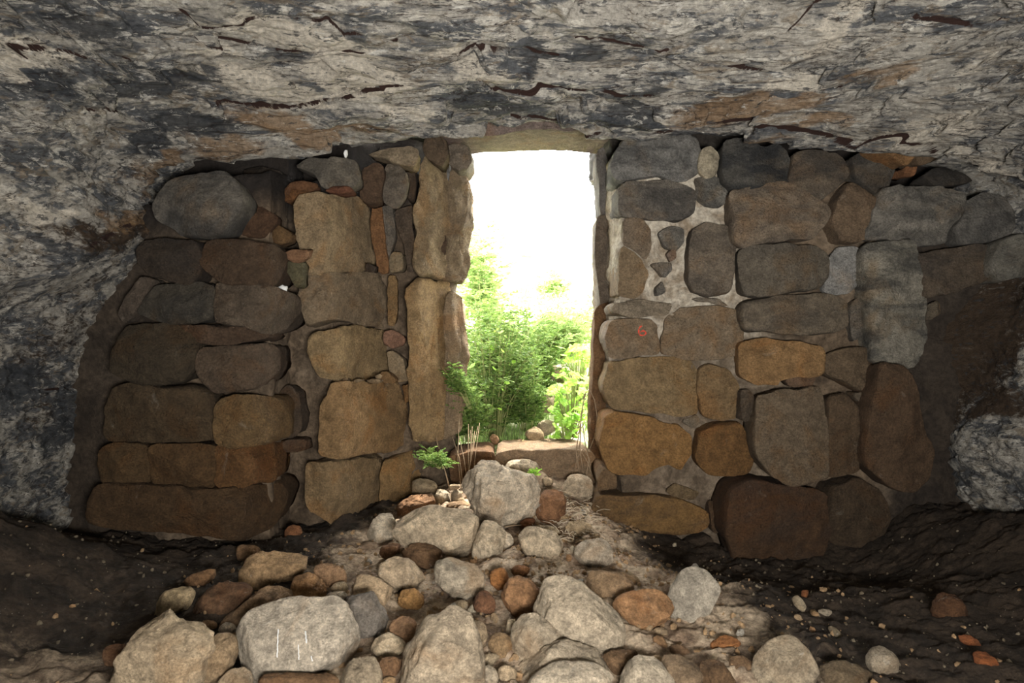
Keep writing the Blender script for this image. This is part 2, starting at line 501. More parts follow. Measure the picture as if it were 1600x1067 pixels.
STAINS = [  # traced patches of the rock's own colour: centre, half sizes, kind (0 soot 1 cream 2 ochre 3 brown), amount
 (150,40,240,48,0,.72),(420,20,90,18,0,.6),(700,60,80,16,0,.5),(1250,75,60,14,0,.5),(1400,190,60,14,0,.5),(560,190,60,10,0,.5),(930,150,120,12,0,.7),(1150,120,70,14,0,.6),(250,130,150,32,0,.95),(310,195,110,36,0,.9),(60,140,90,22,0,.9),(790,162,100,22,0,1),(880,92,130,26,0,.8),(1010,128,110,24,0,.8),
 (650,25,170,16,0,.5),(1450,165,120,34,0,.5),(230,215,50,24,0,.9),(980,170,50,20,0,.8),(1050,78,170,36,0,.35),(680,200,70,14,0,.6),(960,190,100,12,0,.9),(1120,205,150,10,0,.7),
 (1550,140,60,30,0,.5),(1500,185,70,20,0,.35),(0,300,60,40,0,.5),(120,370,110,20,0,.7),(30,590,90,36,0,.9),(100,660,50,50,0,.9),(60,500,60,30,0,.5),(1330,70,50,20,0,.45),
 (480,62,170,42,1,.95),(525,106,12,18,1,1.2),(430,135,150,36,1,.85),(560,112,110,30,1,.95),(770,105,80,22,1,.95),(60,108,85,14,1,.9),(310,142,60,12,1,.8),(620,172,60,14,1,.9),(330,88,70,14,1,.8),
 (1320,35,70,35,1,.8),(1250,130,80,18,1,.85),(1480,190,100,20,1,.95),(1530,85,70,26,1,.7),(1425,215,80,18,1,1),(870,30,90,22,1,.6),(80,320,60,16,1,.8),(1180,60,90,40,1,.4),
 (1540,250,60,20,1,.9),(690,75,60,18,1,.7),(1270,90,60,30,1,.5),(450,215,130,16,1,.35),(860,150,50,14,1,.6),(40,480,60,20,1,.45),(160,560,40,30,1,.5),(40,730,90,50,1,.35),(150,620,30,40,1,.5),
 (490,198,170,24,2,1.1),(360,232,100,18,2,1.0),(235,262,60,40,2,.9),(600,205,70,12,2,.8),(1150,172,180,20,2,1.1),(1370,112,60,26,2,.9),(1010,188,70,16,2,.6),(265,240,50,22,2,.95),(300,205,40,12,2,.7),(225,300,40,36,2,.8),(760,115,50,14,2,.7),(1050,95,40,12,2,.6),(950,60,40,10,2,.6),(1420,90,50,20,2,.6),(1200,215,120,10,2,.8),(1060,175,60,12,2,.8),(60,268,90,18,2,.55),
 (1290,195,80,18,2,1),(210,345,60,26,2,.95),(90,400,110,16,2,.6),(900,158,60,16,2,.6),(350,235,80,14,2,.6),(1560,450,60,40,2,.5),(1500,470,40,50,2,.3),(880,118,30,14,2,.5),
 (1540,520,110,140,3,1),(1470,620,60,90,3,1),(80,540,130,70,3,.62),(40,760,90,40,3,.5),(1570,750,90,90,3,.5),(1550,760,80,70,0,.42),(1480,800,60,60,3,.6),(130,450,70,40,3,.6),(60,650,100,70,3,.6),(215,370,60,40,3,.8),(1560,640,80,30,3,.9),(40,415,70,24,3,.5),(70,600,170,200,3,.46),
]

def dist_poly(P, poly):
    best = np.full(len(P), 1e9); side = np.zeros(len(P))
    for a, b in zip(poly[:-1], poly[1:]):
        ab = b - a
        t = np.clip(((P - a) @ ab) / max(1e-9, ab @ ab), 0, 1)
        q = P - a - t[:, None] * ab
        d = np.linalg.norm(q, axis=1)
        m = d < best
        best[m] = d[m]
        side[m] = q[m, 1]
    return best, side

ny_a = np.concatenate([np.linspace(-2.5, 1.9, 40)[:-1], np.linspace(1.9, 4.1, 380), np.linspace(4.1, 4.6, 24)[1:]])
ph_a = np.radians(np.concatenate([np.linspace(-32, 22, 120)[:-1], np.linspace(22, 165, 640), np.linspace(165, 212, 140)[1:]]))
PH, YY = np.meshgrid(ph_a, ny_a, indexing='ij')
ph, yy = PH.ravel(), YY.ravel()
R = shell_r(ph, yy)
P0 = np.stack([R * np.cos(ph), yy, ZC + R * np.sin(ph)], 1)
wob = fbm(P0 * [.9, 1.6, 1.6], 3, 3) * 0.10
lvl = P0[:, 2] + P0[:, 0] * 0.05 * np.sin(P0[:, 1]) + wob + fbm(P0 * [2.2, 5.5, 5], 4, 8) * 0.055
def terrace(t, sharp):
    k = np.floor(t); f = t - k
    return k + sstep((f - .5 + .5 * sharp) / sharp) - t
wallness = .35 + .65 * sstep((np.sin(ph) - .25) / .35)
dr = wallness * terrace(lvl / .085, .13) * .085 * 1.1 * (0.6 + 0.6 * sstep(fbm(P0 * 1.1, 2, 31) * 1.6 + .5))
dr += wallness * terrace(lvl / .031 + .3, .2) * .031 * .7
dr += fbm(P0 * [1.4, 2.4, 2.4], 4, 21) * 0.075
dr += fbm(P0 * [5, 10, 11], 4, 44) * 0.022
dr += ridged(P0 * [3.0, 7, 9], 3, 71) * 0.012
seam = np.zeros(len(P0))
for w, dep, st, line in CRACKS:
    L = np.array([shell_hit(*q) for q in line])
    LL = np.array([L[0] * (1 - t) + L[-1] * t for t in (0, 1)])
    lo, hi = L.min(0) - .35, L.max(0) + .35
    m = ((P0 > lo) & (P0 < hi)).all(1)
    if not m.any(): continue
    Q = P0[m] + np.stack([fbm(P0[m] * 14, 3, 5), fbm(P0[m] * 14, 3, 6), 0 * P0[m][:, 0]], 1) * .022
    d, side = dist_poly(Q, L)
    seam[m] = np.maximum(seam[m], np.exp(-(d / (w * .8)) ** 2) * sstep((fbm(P0[m] * 4, 2, 17) + .75) / .4))
    dr[m] += .45 * dep * np.exp(-(d / (w * 1.7)) ** 2) + st * .7 * np.where(side < 0, .5, -.5) * np.exp(-(d / .12) ** 1.5)
EDX = np.array([-2.6,-1.93,-1.61,-1.31,-1.02,-.69,-.42,-.23,.07,.31,.57,.98,1.28,1.5,1.82,2.18,2.42,2.54,2.8])
EDY = np.array([3.4,3.72,3.95,3.96,3.98,3.99,4.0,4.02,4.05,4.03,4.0,3.95,3.92,3.88,3.86,3.8,3.76,3.56,3.4])
up_ = sstep((P0[:, 2] - 1.7) / .2)
ye = np.interp(P0[:, 0], EDX, EDY) + fbm(P0 * [3, 0, 0] + 5, 3, 77) * .06
dr += up_ * (.14 * sstep((yy - ye) / .05) - .02 * np.exp(-((yy - ye + .05) / .06) ** 2))
R2 = R + dr
P1 = np.stack([R2 * np.cos(ph), yy, ZC + R2 * np.sin(ph)], 1)
stain = np.zeros((len(P0), 4))
warp = np.stack([fbm(P0 * 3.5, 3, 90 + k) for k in range(3)], 1) * .16
for px, py, rx, ry, k, a in STAINS:
    c = shell_hit(px, py)
    up = shell_hit(px, py - ry) - c
    rtx = shell_hit(px + rx, py) - c
    lu = max(.05, np.linalg.norm(up)); lx = max(.05, np.linalg.norm(rtx))
    q = P0 + warp - c
    u = q @ (rtx / lx) / lx; v = q @ (up / lu) / lu
    nrm = np.cross(rtx / lx, up / lu); h = q @ nrm / max(lx, .3)
    stain[:, k] = np.maximum(stain[:, k], a * np.exp(-.9 * (u * u + v * v + h * h)))
NPH, NY = PH.shape
def shell_piece(name, i0, i1):
    idx = np.arange(NPH * NY).reshape(NPH, NY)[i0:i1 + 1].ravel()
    n = i1 - i0 + 1
    o = mesh_np(name, P1[idx], grid_faces(n, NY), M_CAVE, kind='structure')
    a = o.data.attributes.new('stain', 'FLOAT_COLOR', 'POINT')
    a.data.foreach_set('color', stain[idx].astype(np.float32).ravel())
    a = o.data.attributes.new('seam', 'FLOAT', 'POINT')
    a.data.foreach_set('value', seam[idx].astype(np.float32))
    return o
def ph_i(deg): return int(np.argmin(np.abs(ph_a - math.radians(deg))))
i_r, i_l = ph_i(22), ph_i(167)
# unseen rear wall, added to keep sky light from entering behind the camera
cap = P1.reshape(NPH, NY, 3)[:, 0]
rv = [cap.mean(0)[None]] + [cap.mean(0) + (cap - cap.mean(0)) * k for k in (.33, .66, 1.0)]
rv = np.vstack(rv); rv[:, 1] += fbm(rv * 2, 3, 4) * .15 - .05
rf = [(0, 1 + (j + 1) % NPH, 1 + j) for j in range(NPH)]
for k in range(2):
    rf += [(1 + k * NPH + j, 1 + k * NPH + (j + 1) % NPH, 1 + (k + 1) * NPH + (j + 1) % NPH, 1 + (k + 1) * NPH + j) for j in range(NPH)]
mesh_np('rear_light_block', rv, rf, M_CAVE, kind='structure')
shell_piece('wall_right', 0, i_r)
shell_piece('ceiling', i_r, i_l)
shell_piece('wall_left', i_l, NPH - 1)

# ------------------------------------------------------------------ earth floor
def floor_base(x, y):
    x = np.asarray(x, float); y = np.asarray(y, float)
    z = 0.15 * np.exp(-((x - .02) / .62) ** 2) * sstep((y - 3.25) / .9) + .09 * np.exp(-((x - .02) / .7) ** 2) * sstep((y - 4.0) / .4)
    z = z + .36 * sstep((-x - 1.5) / .9) * (1 - .85 * sstep((y - 2.9) / .8))
    z = z - .12 * sstep((x - .45) / .5) * sstep((y - 2.8) / .8) * (1 - sstep((x - 1.9) / .5))
    z = z + .30 * sstep((x - 1.75) / .9) * (1 - .5 * sstep((y - 3.2) / .6))
    z = z + .10 * np.exp(-((x + .1) / .9) ** 2 - ((y - 2.9) / .7) ** 2)
    return z
gx = np.concatenate([np.linspace(-3.4, -2.4, 12)[:-1], np.linspace(-2.4, 2.7, 420), np.linspace(2.7, 3.4, 12)[1:]])
gy = np.concatenate([np.linspace(-2.6, 1.7, 40)[:-1], np.linspace(1.7, 4.9, 270)])
GX, GY = np.meshgrid(gx, gy, indexing='ij')
fx, fy = GX.ravel(), GY.ravel()
q = np.stack([fx, fy, fx * 0], 1)
fz = floor_base(fx, fy) + fbm(q * 2.2, 3, 12) * .05 + np.maximum(fbm(q * 11, 4, 13), -.1) * .045 + fbm(q * 40, 2, 14) * .010
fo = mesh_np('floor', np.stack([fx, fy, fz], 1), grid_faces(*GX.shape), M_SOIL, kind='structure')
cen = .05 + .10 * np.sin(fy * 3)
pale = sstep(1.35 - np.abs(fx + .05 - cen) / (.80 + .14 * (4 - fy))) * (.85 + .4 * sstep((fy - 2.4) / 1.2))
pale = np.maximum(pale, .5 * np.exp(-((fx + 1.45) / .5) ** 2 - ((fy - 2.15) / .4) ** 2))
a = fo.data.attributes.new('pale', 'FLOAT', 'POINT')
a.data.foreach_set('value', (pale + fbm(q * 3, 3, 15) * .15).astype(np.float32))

# ------------------------------------------------------------------ masonry wall: rubble core behind the facing stones
def core_piece(plan_front, back, z0, z1, step=.025, seed=0):
    pf = np.array(plan_front, float)
    seg = np.linalg.norm(np.diff(pf, axis=0), axis=1)
    s = np.concatenate([[0], np.cumsum(seg)])
    n = int(s[-1] / step) + 2
    t = np.linspace(0, s[-1], n)
    front = np.stack([np.interp(t, s, pf[:, 0]), np.interp(t, s, pf[:, 1])], 1)
    loop = np.vstack([front, np.array(back, float)])
    nz = int((z1 - z0) / step) + 2
    zz = np.linspace(z0, z1, nz)
    V = np.empty((len(loop), nz, 3))
    V[:, :, 0] = loop[:, None, 0]; V[:, :, 1] = loop[:, None, 1]; V[:, :, 2] = zz
    v = V.reshape(-1, 3)
    tang = np.gradient(front, axis=0); tang /= np.linalg.norm(tang, axis=1)[:, None]
    nor = np.zeros((len(loop), 2)); nor[:n, 0] = tang[:, 1]; nor[:n, 1] = -tang[:, 0]
    nn = np.repeat(nor, nz, 0)
    d = fbm(v * 5, 4, 50 + seed) * .045 + fbm(v * 22, 3, 55 + seed) * .014
    v[:, 0] += nn[:, 0] * d; v[:, 1] += nn[:, 1] * d
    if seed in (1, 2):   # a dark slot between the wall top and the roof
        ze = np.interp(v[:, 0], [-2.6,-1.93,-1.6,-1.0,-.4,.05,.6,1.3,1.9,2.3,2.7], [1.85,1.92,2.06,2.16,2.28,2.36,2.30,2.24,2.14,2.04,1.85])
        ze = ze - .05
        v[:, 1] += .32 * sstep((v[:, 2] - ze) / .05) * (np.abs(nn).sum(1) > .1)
    f = grid_faces(len(loop), nz, True)
    return v, f, len(loop), nz
pieces = [
 core_piece([(-2.9,3.85),(-2.35,3.80),(-1.34,3.80),(-1.37,4.2),(-1.25,4.16),(-1.08,4.13),(-.93,4.50),(-.70,4.56),(-.42,4.84),(-.42,5.0)], [(-2.9,5.0)], -.4, 2.95, seed=1),
 core_piece([(.60,4.95),(.60,4.72),(.66,4.16),(1.30,4.13),(1.45,4.12),(2.2,4.05),(3.1,3.98)], [(3.1,4.95)], -.5, 2.95, seed=2),
 core_piece([(-.95,4.5),(.95,4.5)], [(.95,4.95),(-.95,4.95)], 2.545, 2.95, seed=3)]
vv, ff, b = [], [], 0
for v, f, nl, nz in pieces:
    vv.append(v); ff += [tuple(int(k) for k in q) for q in (f + b)]
    ff.append(tuple(b + i * nz + nz - 1 for i in range(nl)))
    ff.append(tuple(b + i * nz for i in range(nl))[::-1])
    b += len(v)
vv = np.vstack(vv)
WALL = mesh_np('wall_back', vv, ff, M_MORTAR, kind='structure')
a = WALL.data.attributes.new('pale', 'FLOAT', 'POINT')
pl = sstep((vv[:, 0] - .55) / .1) * (1 - sstep((vv[:, 0] - 1.35) / .35)) * (.12 + .88 * sstep((vv[:, 2] - .70) / .7))
pl = np.maximum(pl, .12 * sstep((vv[:, 0] - .55) / .1) * (1 - sstep((vv[:, 0] - 1.5) / .4))) + fbm(vv * 3, 3, 61) * .18
a.data.foreach_set('value', pl.astype(np.float32))
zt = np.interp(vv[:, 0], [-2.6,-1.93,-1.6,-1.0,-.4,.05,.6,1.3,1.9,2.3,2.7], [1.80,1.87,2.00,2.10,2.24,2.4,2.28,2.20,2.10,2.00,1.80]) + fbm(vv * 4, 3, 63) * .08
so = np.maximum(sstep((zt - .30 - vv[:, 2]) / -.22) * .95 * (vv[:, 0] < 0), sstep((zt - .02 - vv[:, 2]) / -.06) * .95)  # shade of the slot under the roof, painted near-black into the core
so = np.maximum(so, .8 * sstep((vv[:, 0] - 2.1) / .2))  # both far ends of the core darkened to merge with the cave wall
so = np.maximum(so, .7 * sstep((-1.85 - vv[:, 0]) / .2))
a = WALL.data.attributes.new('soot_shade', 'FLOAT', 'POINT')
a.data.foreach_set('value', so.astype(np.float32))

# cliff over the doorway, seen only from outside; it shades the plants at the door
cv = core_piece([(-6,5.05),(-.9,5.0),(.9,5.0),(6,5.05)], [(6,4.62),(-6,4.62)], 2.6, 3.9, .2, 9)
cf = [tuple(int(k) for k in q) for q in cv[1]]
cf.append(tuple(i * cv[3] + cv[3] - 1 for i in range(cv[2])))
cf.append(tuple(i * cv[3] for i in range(cv[2]))[::-1])
mesh_np('cliff', cv[0], cf, M_CAVE, kind='structure')

# ------------------------------------------------------------------ hillside outside
def ground_z(x, y):
    x = np.asarray(x, float); y = np.asarray(y, float)
    t = np.clip(y - 4.85, 0, None)
    return .36 + .33 * t * sstep(t / 1.4) ** .5 * .9 - .06 * np.clip(t - 8, 0, None) + .12 * sstep((-x - .3) / .8) * sstep(t / .6) + .05 * np.sin(x * 2.1 + y)
ox = np.linspace(-9, 9, 150); oy = 4.62 + 22 * np.linspace(0, 1, 170) ** 2.0
OX, OY = np.meshgrid(ox, oy, indexing='ij')
q = np.stack([OX.ravel(), OY.ravel(), OX.ravel() * 0], 1)
oz = ground_z(q[:, 0], q[:, 1]) + fbm(q * 3.0, 4, 81) * .05 - .02
mesh_np('ground', np.stack([q[:, 0], q[:, 1], oz], 1), grid_faces(*OX.shape), M_GROUND, kind='structure')
# ------------------------------------------------------------------ traced outlines: crop letter -> origin and scale in the 1600 x 1067 frame
CROP = {'A':(130,230,3.557),'B':(130,520,3.138),'C':(420,200,3.811),'D':(420,460,2.808),'E':(900,190,3.233),'G':(900,480,2.668),
        'H':(1130,190,2.736),'I':(1130,500,2.668),'R':(560,680,3.81),'S':(180,820,4.0),'T':(500,820,4.0),'U':(800,820,4.0),'V':(1100,820,3.2),'P':(0,0,1.0)}
def outline(s):
    k, rest = s[0], s[1:]
    ox, oy, sc = CROP[k]
    v = [float(x) for x in rest.replace(' ', ',').split(',') if x]
    p = np.array(v).reshape(-1, 2) / sc + [ox, oy]
    a = np.sum(p[:, 0] * np.roll(p[:, 1], -1) - np.roll(p[:, 0], -1) * p[:, 1])
    return p if a > 0 else p[::-1]

def smooth_outline(p, n, cut=.22, its=2):
    for _ in range(its):
        q = np.roll(p, -1, 0)
        p = np.stack([p * (1 - cut) + q * cut, p * cut + q * (1 - cut)], 1).reshape(-1, 2)
    c = np.vstack([p, p[:1]])
    s = np.concatenate([[0], np.cumsum(np.linalg.norm(np.diff(c, axis=0), axis=1))])
    t = np.linspace(0, s[-1], n, endpoint=False)
    return np.stack([np.interp(t, s, c[:, 0]), np.interp(t, s, c[:, 1])], 1)

RINGS = np.array([0, .14, .28, .42, .55, .66, .75, .82, .88, .925, .96, .985, 1.0])
SEED = [100]
def wall_stone(s, d, col, bulge=.05, thick=.22, corner=None, slope=.6, p=5.0, soot_shade=0.0, rough=1.0, name='stone', label=None, cut=.13, right=None):
    """A facing stone: its outline lies on the wall surface, its face stands proud, its body runs back into the core.
    corner (a pixel column): right of it the stone turns into the doorway reveal."""
    SEED[0] += 7
    o = outline(s)
    per = np.linalg.norm(np.diff(np.vstack([o, o[:1]]), axis=0), axis=1).sum() / F * d
    n = int(np.clip(per / .022, 28, 90))
    o = smooth_outline(o, n, cut, 2)
    c = o.mean(0)
    th = np.arctan2(o[:, 1] - c[1], o[:, 0] - c[0])
    jit = fbm(np.stack([np.cos(th) * 2.2, np.sin(th) * 2.2, 0 * th + SEED[0]], 1), 4, 3)
    o = c + (o - c) * (1.045 + .07 * rough * jit)[:, None]
    bulge *= .8; p *= 1.5
    def dep(px): return d + (slope / 100.0 * np.maximum(0, px - corner) if corner is not None else 0.0 * px)
    rr = RINGS if per > .45 else RINGS[[0, 2, 4, 6, 8, 10, 12]]
    V = []
    nrm = []
    for r in rr:
        q = c + (o - c) * r
        D = dep(q[:, 0])
        V.append(np.stack(unp(q[:, 0], q[:, 1], D), 1))
        if corner is not None:
            t = sstep((q[:, 0] - corner + 5) / 10)
            m = slope / 100.0 * F / d
            nx = t * m; ln = np.sqrt(1 + nx * nx)
            nrm.append(np.stack([nx / ln, -1 / ln, 0 * nx], 1))
        else:
            nrm.append(np.tile([0., -1., 0.], (n, 1)))
    V = np.array(V); nrm = np.array(nrm)
    prof = bulge * (1 - rr ** p) ** (1 / p)
    U = (np.array([c + (o - c) * r_ for r_ in rr]) - c) / np.maximum(1, np.ptp(o, axis=0) / 2)
    W_ = np.repeat(prof[:, None], n, 1)
    rs = np.random.default_rng(SEED[0])
    for _ in range(5):       # split faces
        a_ = rs.uniform(0, 6.28); k_ = rs.uniform(.5, 1.3)
        W_ = np.minimum(W_, bulge * (rs.uniform(1.0, 1.35) - k_ * (U[:, :, 0] * math.cos(a_) + U[:, :, 1] * math.sin(a_))))
    W_ = np.maximum(W_, 0)
    V = V + nrm * W_[:, :, None]
    cen = V[0].mean(0)
    # sides
    back = []
    for k in (.12, .35, .7, 1.0):
        e = V[-1].copy(); e[:, 1] += thick * k
        sh = 1 - .06 * k
        m = V[-1].mean(0)
        e[:, 0] = m[0] + (e[:, 0] - m[0]) * sh; e[:, 2] = m[2] + (e[:, 2] - m[2]) * sh
        back.append(e)
    A = np.concatenate([V[1:], np.array(back)], 0)            # ring, n, 3
    nr = len(A)
    pts = np.vstack([V[0][:1], A.reshape(-1, 3), A[-1].mean(0)[None]])
    size = max(.08, per / 4)
    off = np.array([SEED[0] * 1.7, 0, SEED[0] * .9])
    tilt = (rng.random(2) - .5) * .10
    rel = pts - cen
    pts[:, 1] += rel[:, 0] * tilt[0] + rel[:, 2] * tilt[1]
    w = np.stack([fbm((pts + off) * 3.2, 2, 1), fbm((pts + off) * 3.2, 2, 2), fbm((pts + off) * 3.2, 2, 3)], 1) * .022 * rough
    w += np.stack([fbm((pts + off) * 13, 3, 4), fbm((pts + off) * 13, 3, 5) * 1.5, fbm((pts + off) * 13, 3, 6)], 1) * .012 * rough
    w += np.stack([0 * rel[:, 0], ridged((pts + off) * 30, 2, 9) * .004 * rough, 0 * rel[:, 0]], 1)
    pts = pts + w
    faces = [(0, 1 + (j + 1) % n, 1 + j) for j in range(n)]
    for i in range(nr - 1):
        b0, b1 = 1 + i * n, 1 + (i + 1) * n
        faces += [(b0 + j, b0 + (j + 1) % n, b1 + (j + 1) % n, b1 + j) for j in range(n)]
    L = len(pts) - 1
    b0 = 1 + (nr - 1) * n
    faces += [(b0 + j, b0 + (j + 1) % n, L) for j in range(n)]
    ob = mesh_np(name, pts, [f[::-1] for f in faces], M_STONE, WALL, origin=cen)
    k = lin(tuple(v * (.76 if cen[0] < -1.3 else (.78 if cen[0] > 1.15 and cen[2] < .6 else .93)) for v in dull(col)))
    ob.color = (k[0], k[1], k[2], 1.0 - soot_shade)
    if label: ob['label'] = label
    return ob

DKB, BRN, OCH, GRY, TAN, GRN = (84,68,52), (112,84,56), (150,108,60), (112,108,100), (160,132,94), (98,88,72)
# ---- left of the doorway
dl = 3.64
wall_stone('A380,330 490,190 640,158 770,150 840,195 910,280 900,330 850,400 800,490 700,500 560,490 420,410', 3.62, (140,130,115), .09, .2, p=3, soot_shade=.6)
wall_stone('A300,600 340,520 450,500 640,520 660,600 650,720 600,755 480,750 380,725 310,670', dl, DKB, .07, .2, p=3, soot_shade=.3)
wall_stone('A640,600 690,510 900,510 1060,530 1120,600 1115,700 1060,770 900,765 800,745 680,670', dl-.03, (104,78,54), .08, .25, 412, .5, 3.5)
wall_stone('A300,920 370,800 430,755 720,755 745,850 720,960 560,990 400,965', dl, GRN, .06, .2, p=3.2, soot_shade=.4)
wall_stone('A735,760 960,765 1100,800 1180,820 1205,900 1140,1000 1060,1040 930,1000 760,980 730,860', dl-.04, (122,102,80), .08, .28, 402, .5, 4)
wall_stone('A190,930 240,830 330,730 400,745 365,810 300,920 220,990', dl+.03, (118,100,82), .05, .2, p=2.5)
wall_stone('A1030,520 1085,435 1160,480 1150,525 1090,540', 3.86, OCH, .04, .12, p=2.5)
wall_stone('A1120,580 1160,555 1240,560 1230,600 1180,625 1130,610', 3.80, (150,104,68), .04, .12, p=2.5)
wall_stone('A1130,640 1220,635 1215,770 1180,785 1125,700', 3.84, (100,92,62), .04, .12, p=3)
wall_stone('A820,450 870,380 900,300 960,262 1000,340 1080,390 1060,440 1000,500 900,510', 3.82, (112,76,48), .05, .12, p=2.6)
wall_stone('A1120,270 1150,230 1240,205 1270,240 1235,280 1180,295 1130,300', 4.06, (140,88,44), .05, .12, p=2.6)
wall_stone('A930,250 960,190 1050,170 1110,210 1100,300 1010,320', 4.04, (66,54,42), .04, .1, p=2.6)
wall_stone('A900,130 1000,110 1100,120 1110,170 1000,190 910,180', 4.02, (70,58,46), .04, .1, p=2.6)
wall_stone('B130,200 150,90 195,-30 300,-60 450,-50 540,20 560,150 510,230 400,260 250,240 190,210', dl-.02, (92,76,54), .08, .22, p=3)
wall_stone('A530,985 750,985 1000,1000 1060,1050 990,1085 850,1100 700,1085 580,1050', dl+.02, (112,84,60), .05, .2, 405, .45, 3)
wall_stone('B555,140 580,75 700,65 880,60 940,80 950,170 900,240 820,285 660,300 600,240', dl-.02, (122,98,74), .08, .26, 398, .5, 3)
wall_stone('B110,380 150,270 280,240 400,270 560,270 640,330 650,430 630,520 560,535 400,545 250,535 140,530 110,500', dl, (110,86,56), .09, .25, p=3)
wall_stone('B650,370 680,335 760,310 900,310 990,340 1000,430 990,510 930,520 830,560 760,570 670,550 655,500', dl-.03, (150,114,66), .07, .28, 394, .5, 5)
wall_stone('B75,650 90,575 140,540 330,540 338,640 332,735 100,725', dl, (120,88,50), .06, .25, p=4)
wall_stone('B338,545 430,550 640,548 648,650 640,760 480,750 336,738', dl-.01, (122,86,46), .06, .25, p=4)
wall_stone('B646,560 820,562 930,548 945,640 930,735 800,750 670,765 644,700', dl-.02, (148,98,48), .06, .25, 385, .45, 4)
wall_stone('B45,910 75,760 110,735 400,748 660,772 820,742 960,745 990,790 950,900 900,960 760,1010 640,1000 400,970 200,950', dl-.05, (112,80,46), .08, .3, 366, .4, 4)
wall_stone('B930,570 1000,520 1098,520 1092,570 1000,585', 4.0, (110,82,58), .04, .12, p=3)
wall_stone('B950,330 1010,250 1080,300 1090,500 1000,515 985,430', 4.05, (92,74,56), .05, .12, p=3)
# ---- pier left of the doorway: each block turns the corner into the splayed reveal
PS = .62
wall_stone('C165,450 200,395 320,378 420,392 540,400 590,470 600,600 630,800 560,850 400,860 230,865 180,650', 3.97, (164,136,96), .04, .3, 504, PS, 8, rough=1.3, cut=.12)
wall_stone('C195,885 330,868 520,865 640,862 690,960 690,1065 690,1165 560,1170 400,1150 250,1170 180,1050', 3.98, (148,124,92), .035, .3, 509, PS, 8, soot_shade=.1, rough=1.3, cut=.12)
wall_stone('D165,250 180,190 265,150 400,135 505,160 520,260 505,340 400,375 290,378 200,345', 3.98, (170,138,90), .04, .3, 514, PS, 7, rough=1.2, cut=.12)
wall_stone('D228,500 240,480 290,400 400,395 560,400 600,480 625,640 540,680 420,705 310,715 232,690', 3.95, (168,128,78), .04, .3, 529, PS, 8, rough=1.3, cut=.1)
wall_stone('D160,760 175,735 268,725 380,722 480,718 494,850 495,980 400,1025 280,1020 170,930', 3.96, (160,128,84), .035, .3, 515, PS, 10, rough=1.2, cut=.1)
wall_stone('D488,738 560,705 660,675 742,665 745,770 640,880 540,945 500,930 494,850', 4.36, (174,132,76), .04, .25, 596, .5, 8, rough=1.1, cut=.1)
wall_stone('D500,160 540,150 595,180 590,215 540,230 500,215', 4.36, (158,112,84), .03, .12, p=3)
wall_stone('D515,250 540,240 590,280 605,380 550,385 520,320', 4.40, (164,138,100), .03, .12, p=3)
wall_stone('D490,350 520,345 560,385 550,400 490,392', 4.33, (150,112,66), .02, .1, p=3)
for q in ('D285,385 310,375 355,378 350,392 300,394','D360,388 380,378 400,382 395,394 370,394','D430,385 455,372 485,378 480,394 440,395','D460,358 475,348 488,355 482,366 465,368'):
    wall_stone(q, 4.08, (164,134,94), .03, .1, p=2.6)
wall_stone('D590,405 622,400 620,460 600,480', 4.42, (140,100,54), .03, .12, p=3)
wall_stone('C600,470 660,460 690,600 700,780 700,850 650,858 615,700', 4.36, (150,100,56), .035, .12, p=4)
wall_stone('C665,480 740,480 750,640 700,830 690,700', 4.41, (122,110,94), .03, .12, p=4, soot_shade=.3)
wall_stone('C700,850 745,740 800,745 810,850', 4.42, (150,128,94), .03, .1, p=3)
wall_stone('C750,490 860,460 862,700 858,860 820,850 800,700', 4.47, (100,82,64), .03, .1, p=5)
wall_stone('C690,890 745,880 755,1060 745,1160 700,1165', 4.41, (150,114,68), .03, .12, p=4)
wall_stone('C575,805 600,798 632,812 628,850 575,845', 4.20, (78,62,48), .04, .1, p=3)
# jamb stones, a stepped column facing the opening
wall_stone('C862,540 900,250 935,170 1000,220 1050,250 1058,420 1040,640 1010,880 960,890 870,880', 4.40, (158,132,94), .05, .3, 648, .5, 7, rough=1.6, cut=.1)
wall_stone('C1040,480 1070,265 1140,270 1180,320 1190,600 1185,800 1150,935 1040,905 1000,860 1030,640', 4.62, (146,122,90), .05, .25, 700, .45, 6, rough=1.6, cut=.12)
wall_stone('C965,800 985,690 1040,560 1050,760 1010,820', 4.58, (96,72,52), .03, .15, p=3)
wall_stone('D595,0 640,-60 740,-65 790,-40 780,120 770,300 755,500 750,640 690,650 625,640 612,480 610,200', 4.36, (172,136,86), .05, .3, 640, .5, 7, rough=1.5, cut=.1)
wall_stone('D778,30 810,-10 855,20 862,200 850,450 835,600 770,645 752,560 765,350', 4.64, (164,136,100), .04, .2, 706, .4, 6, rough=1.2, cut=.12)
wall_stone('C935,130 945,65 1000,50 1055,85 1060,170 1020,230 960,190', 4.40, (110,88,64), .05, .2, p=3, soot_shade=.2)
wall_stone('C1060,120 1130,90 1200,110 1212,190 1170,250 1120,268 1065,220', 4.55, (136,120,100), .05, .3, p=3, soot_shade=.3)
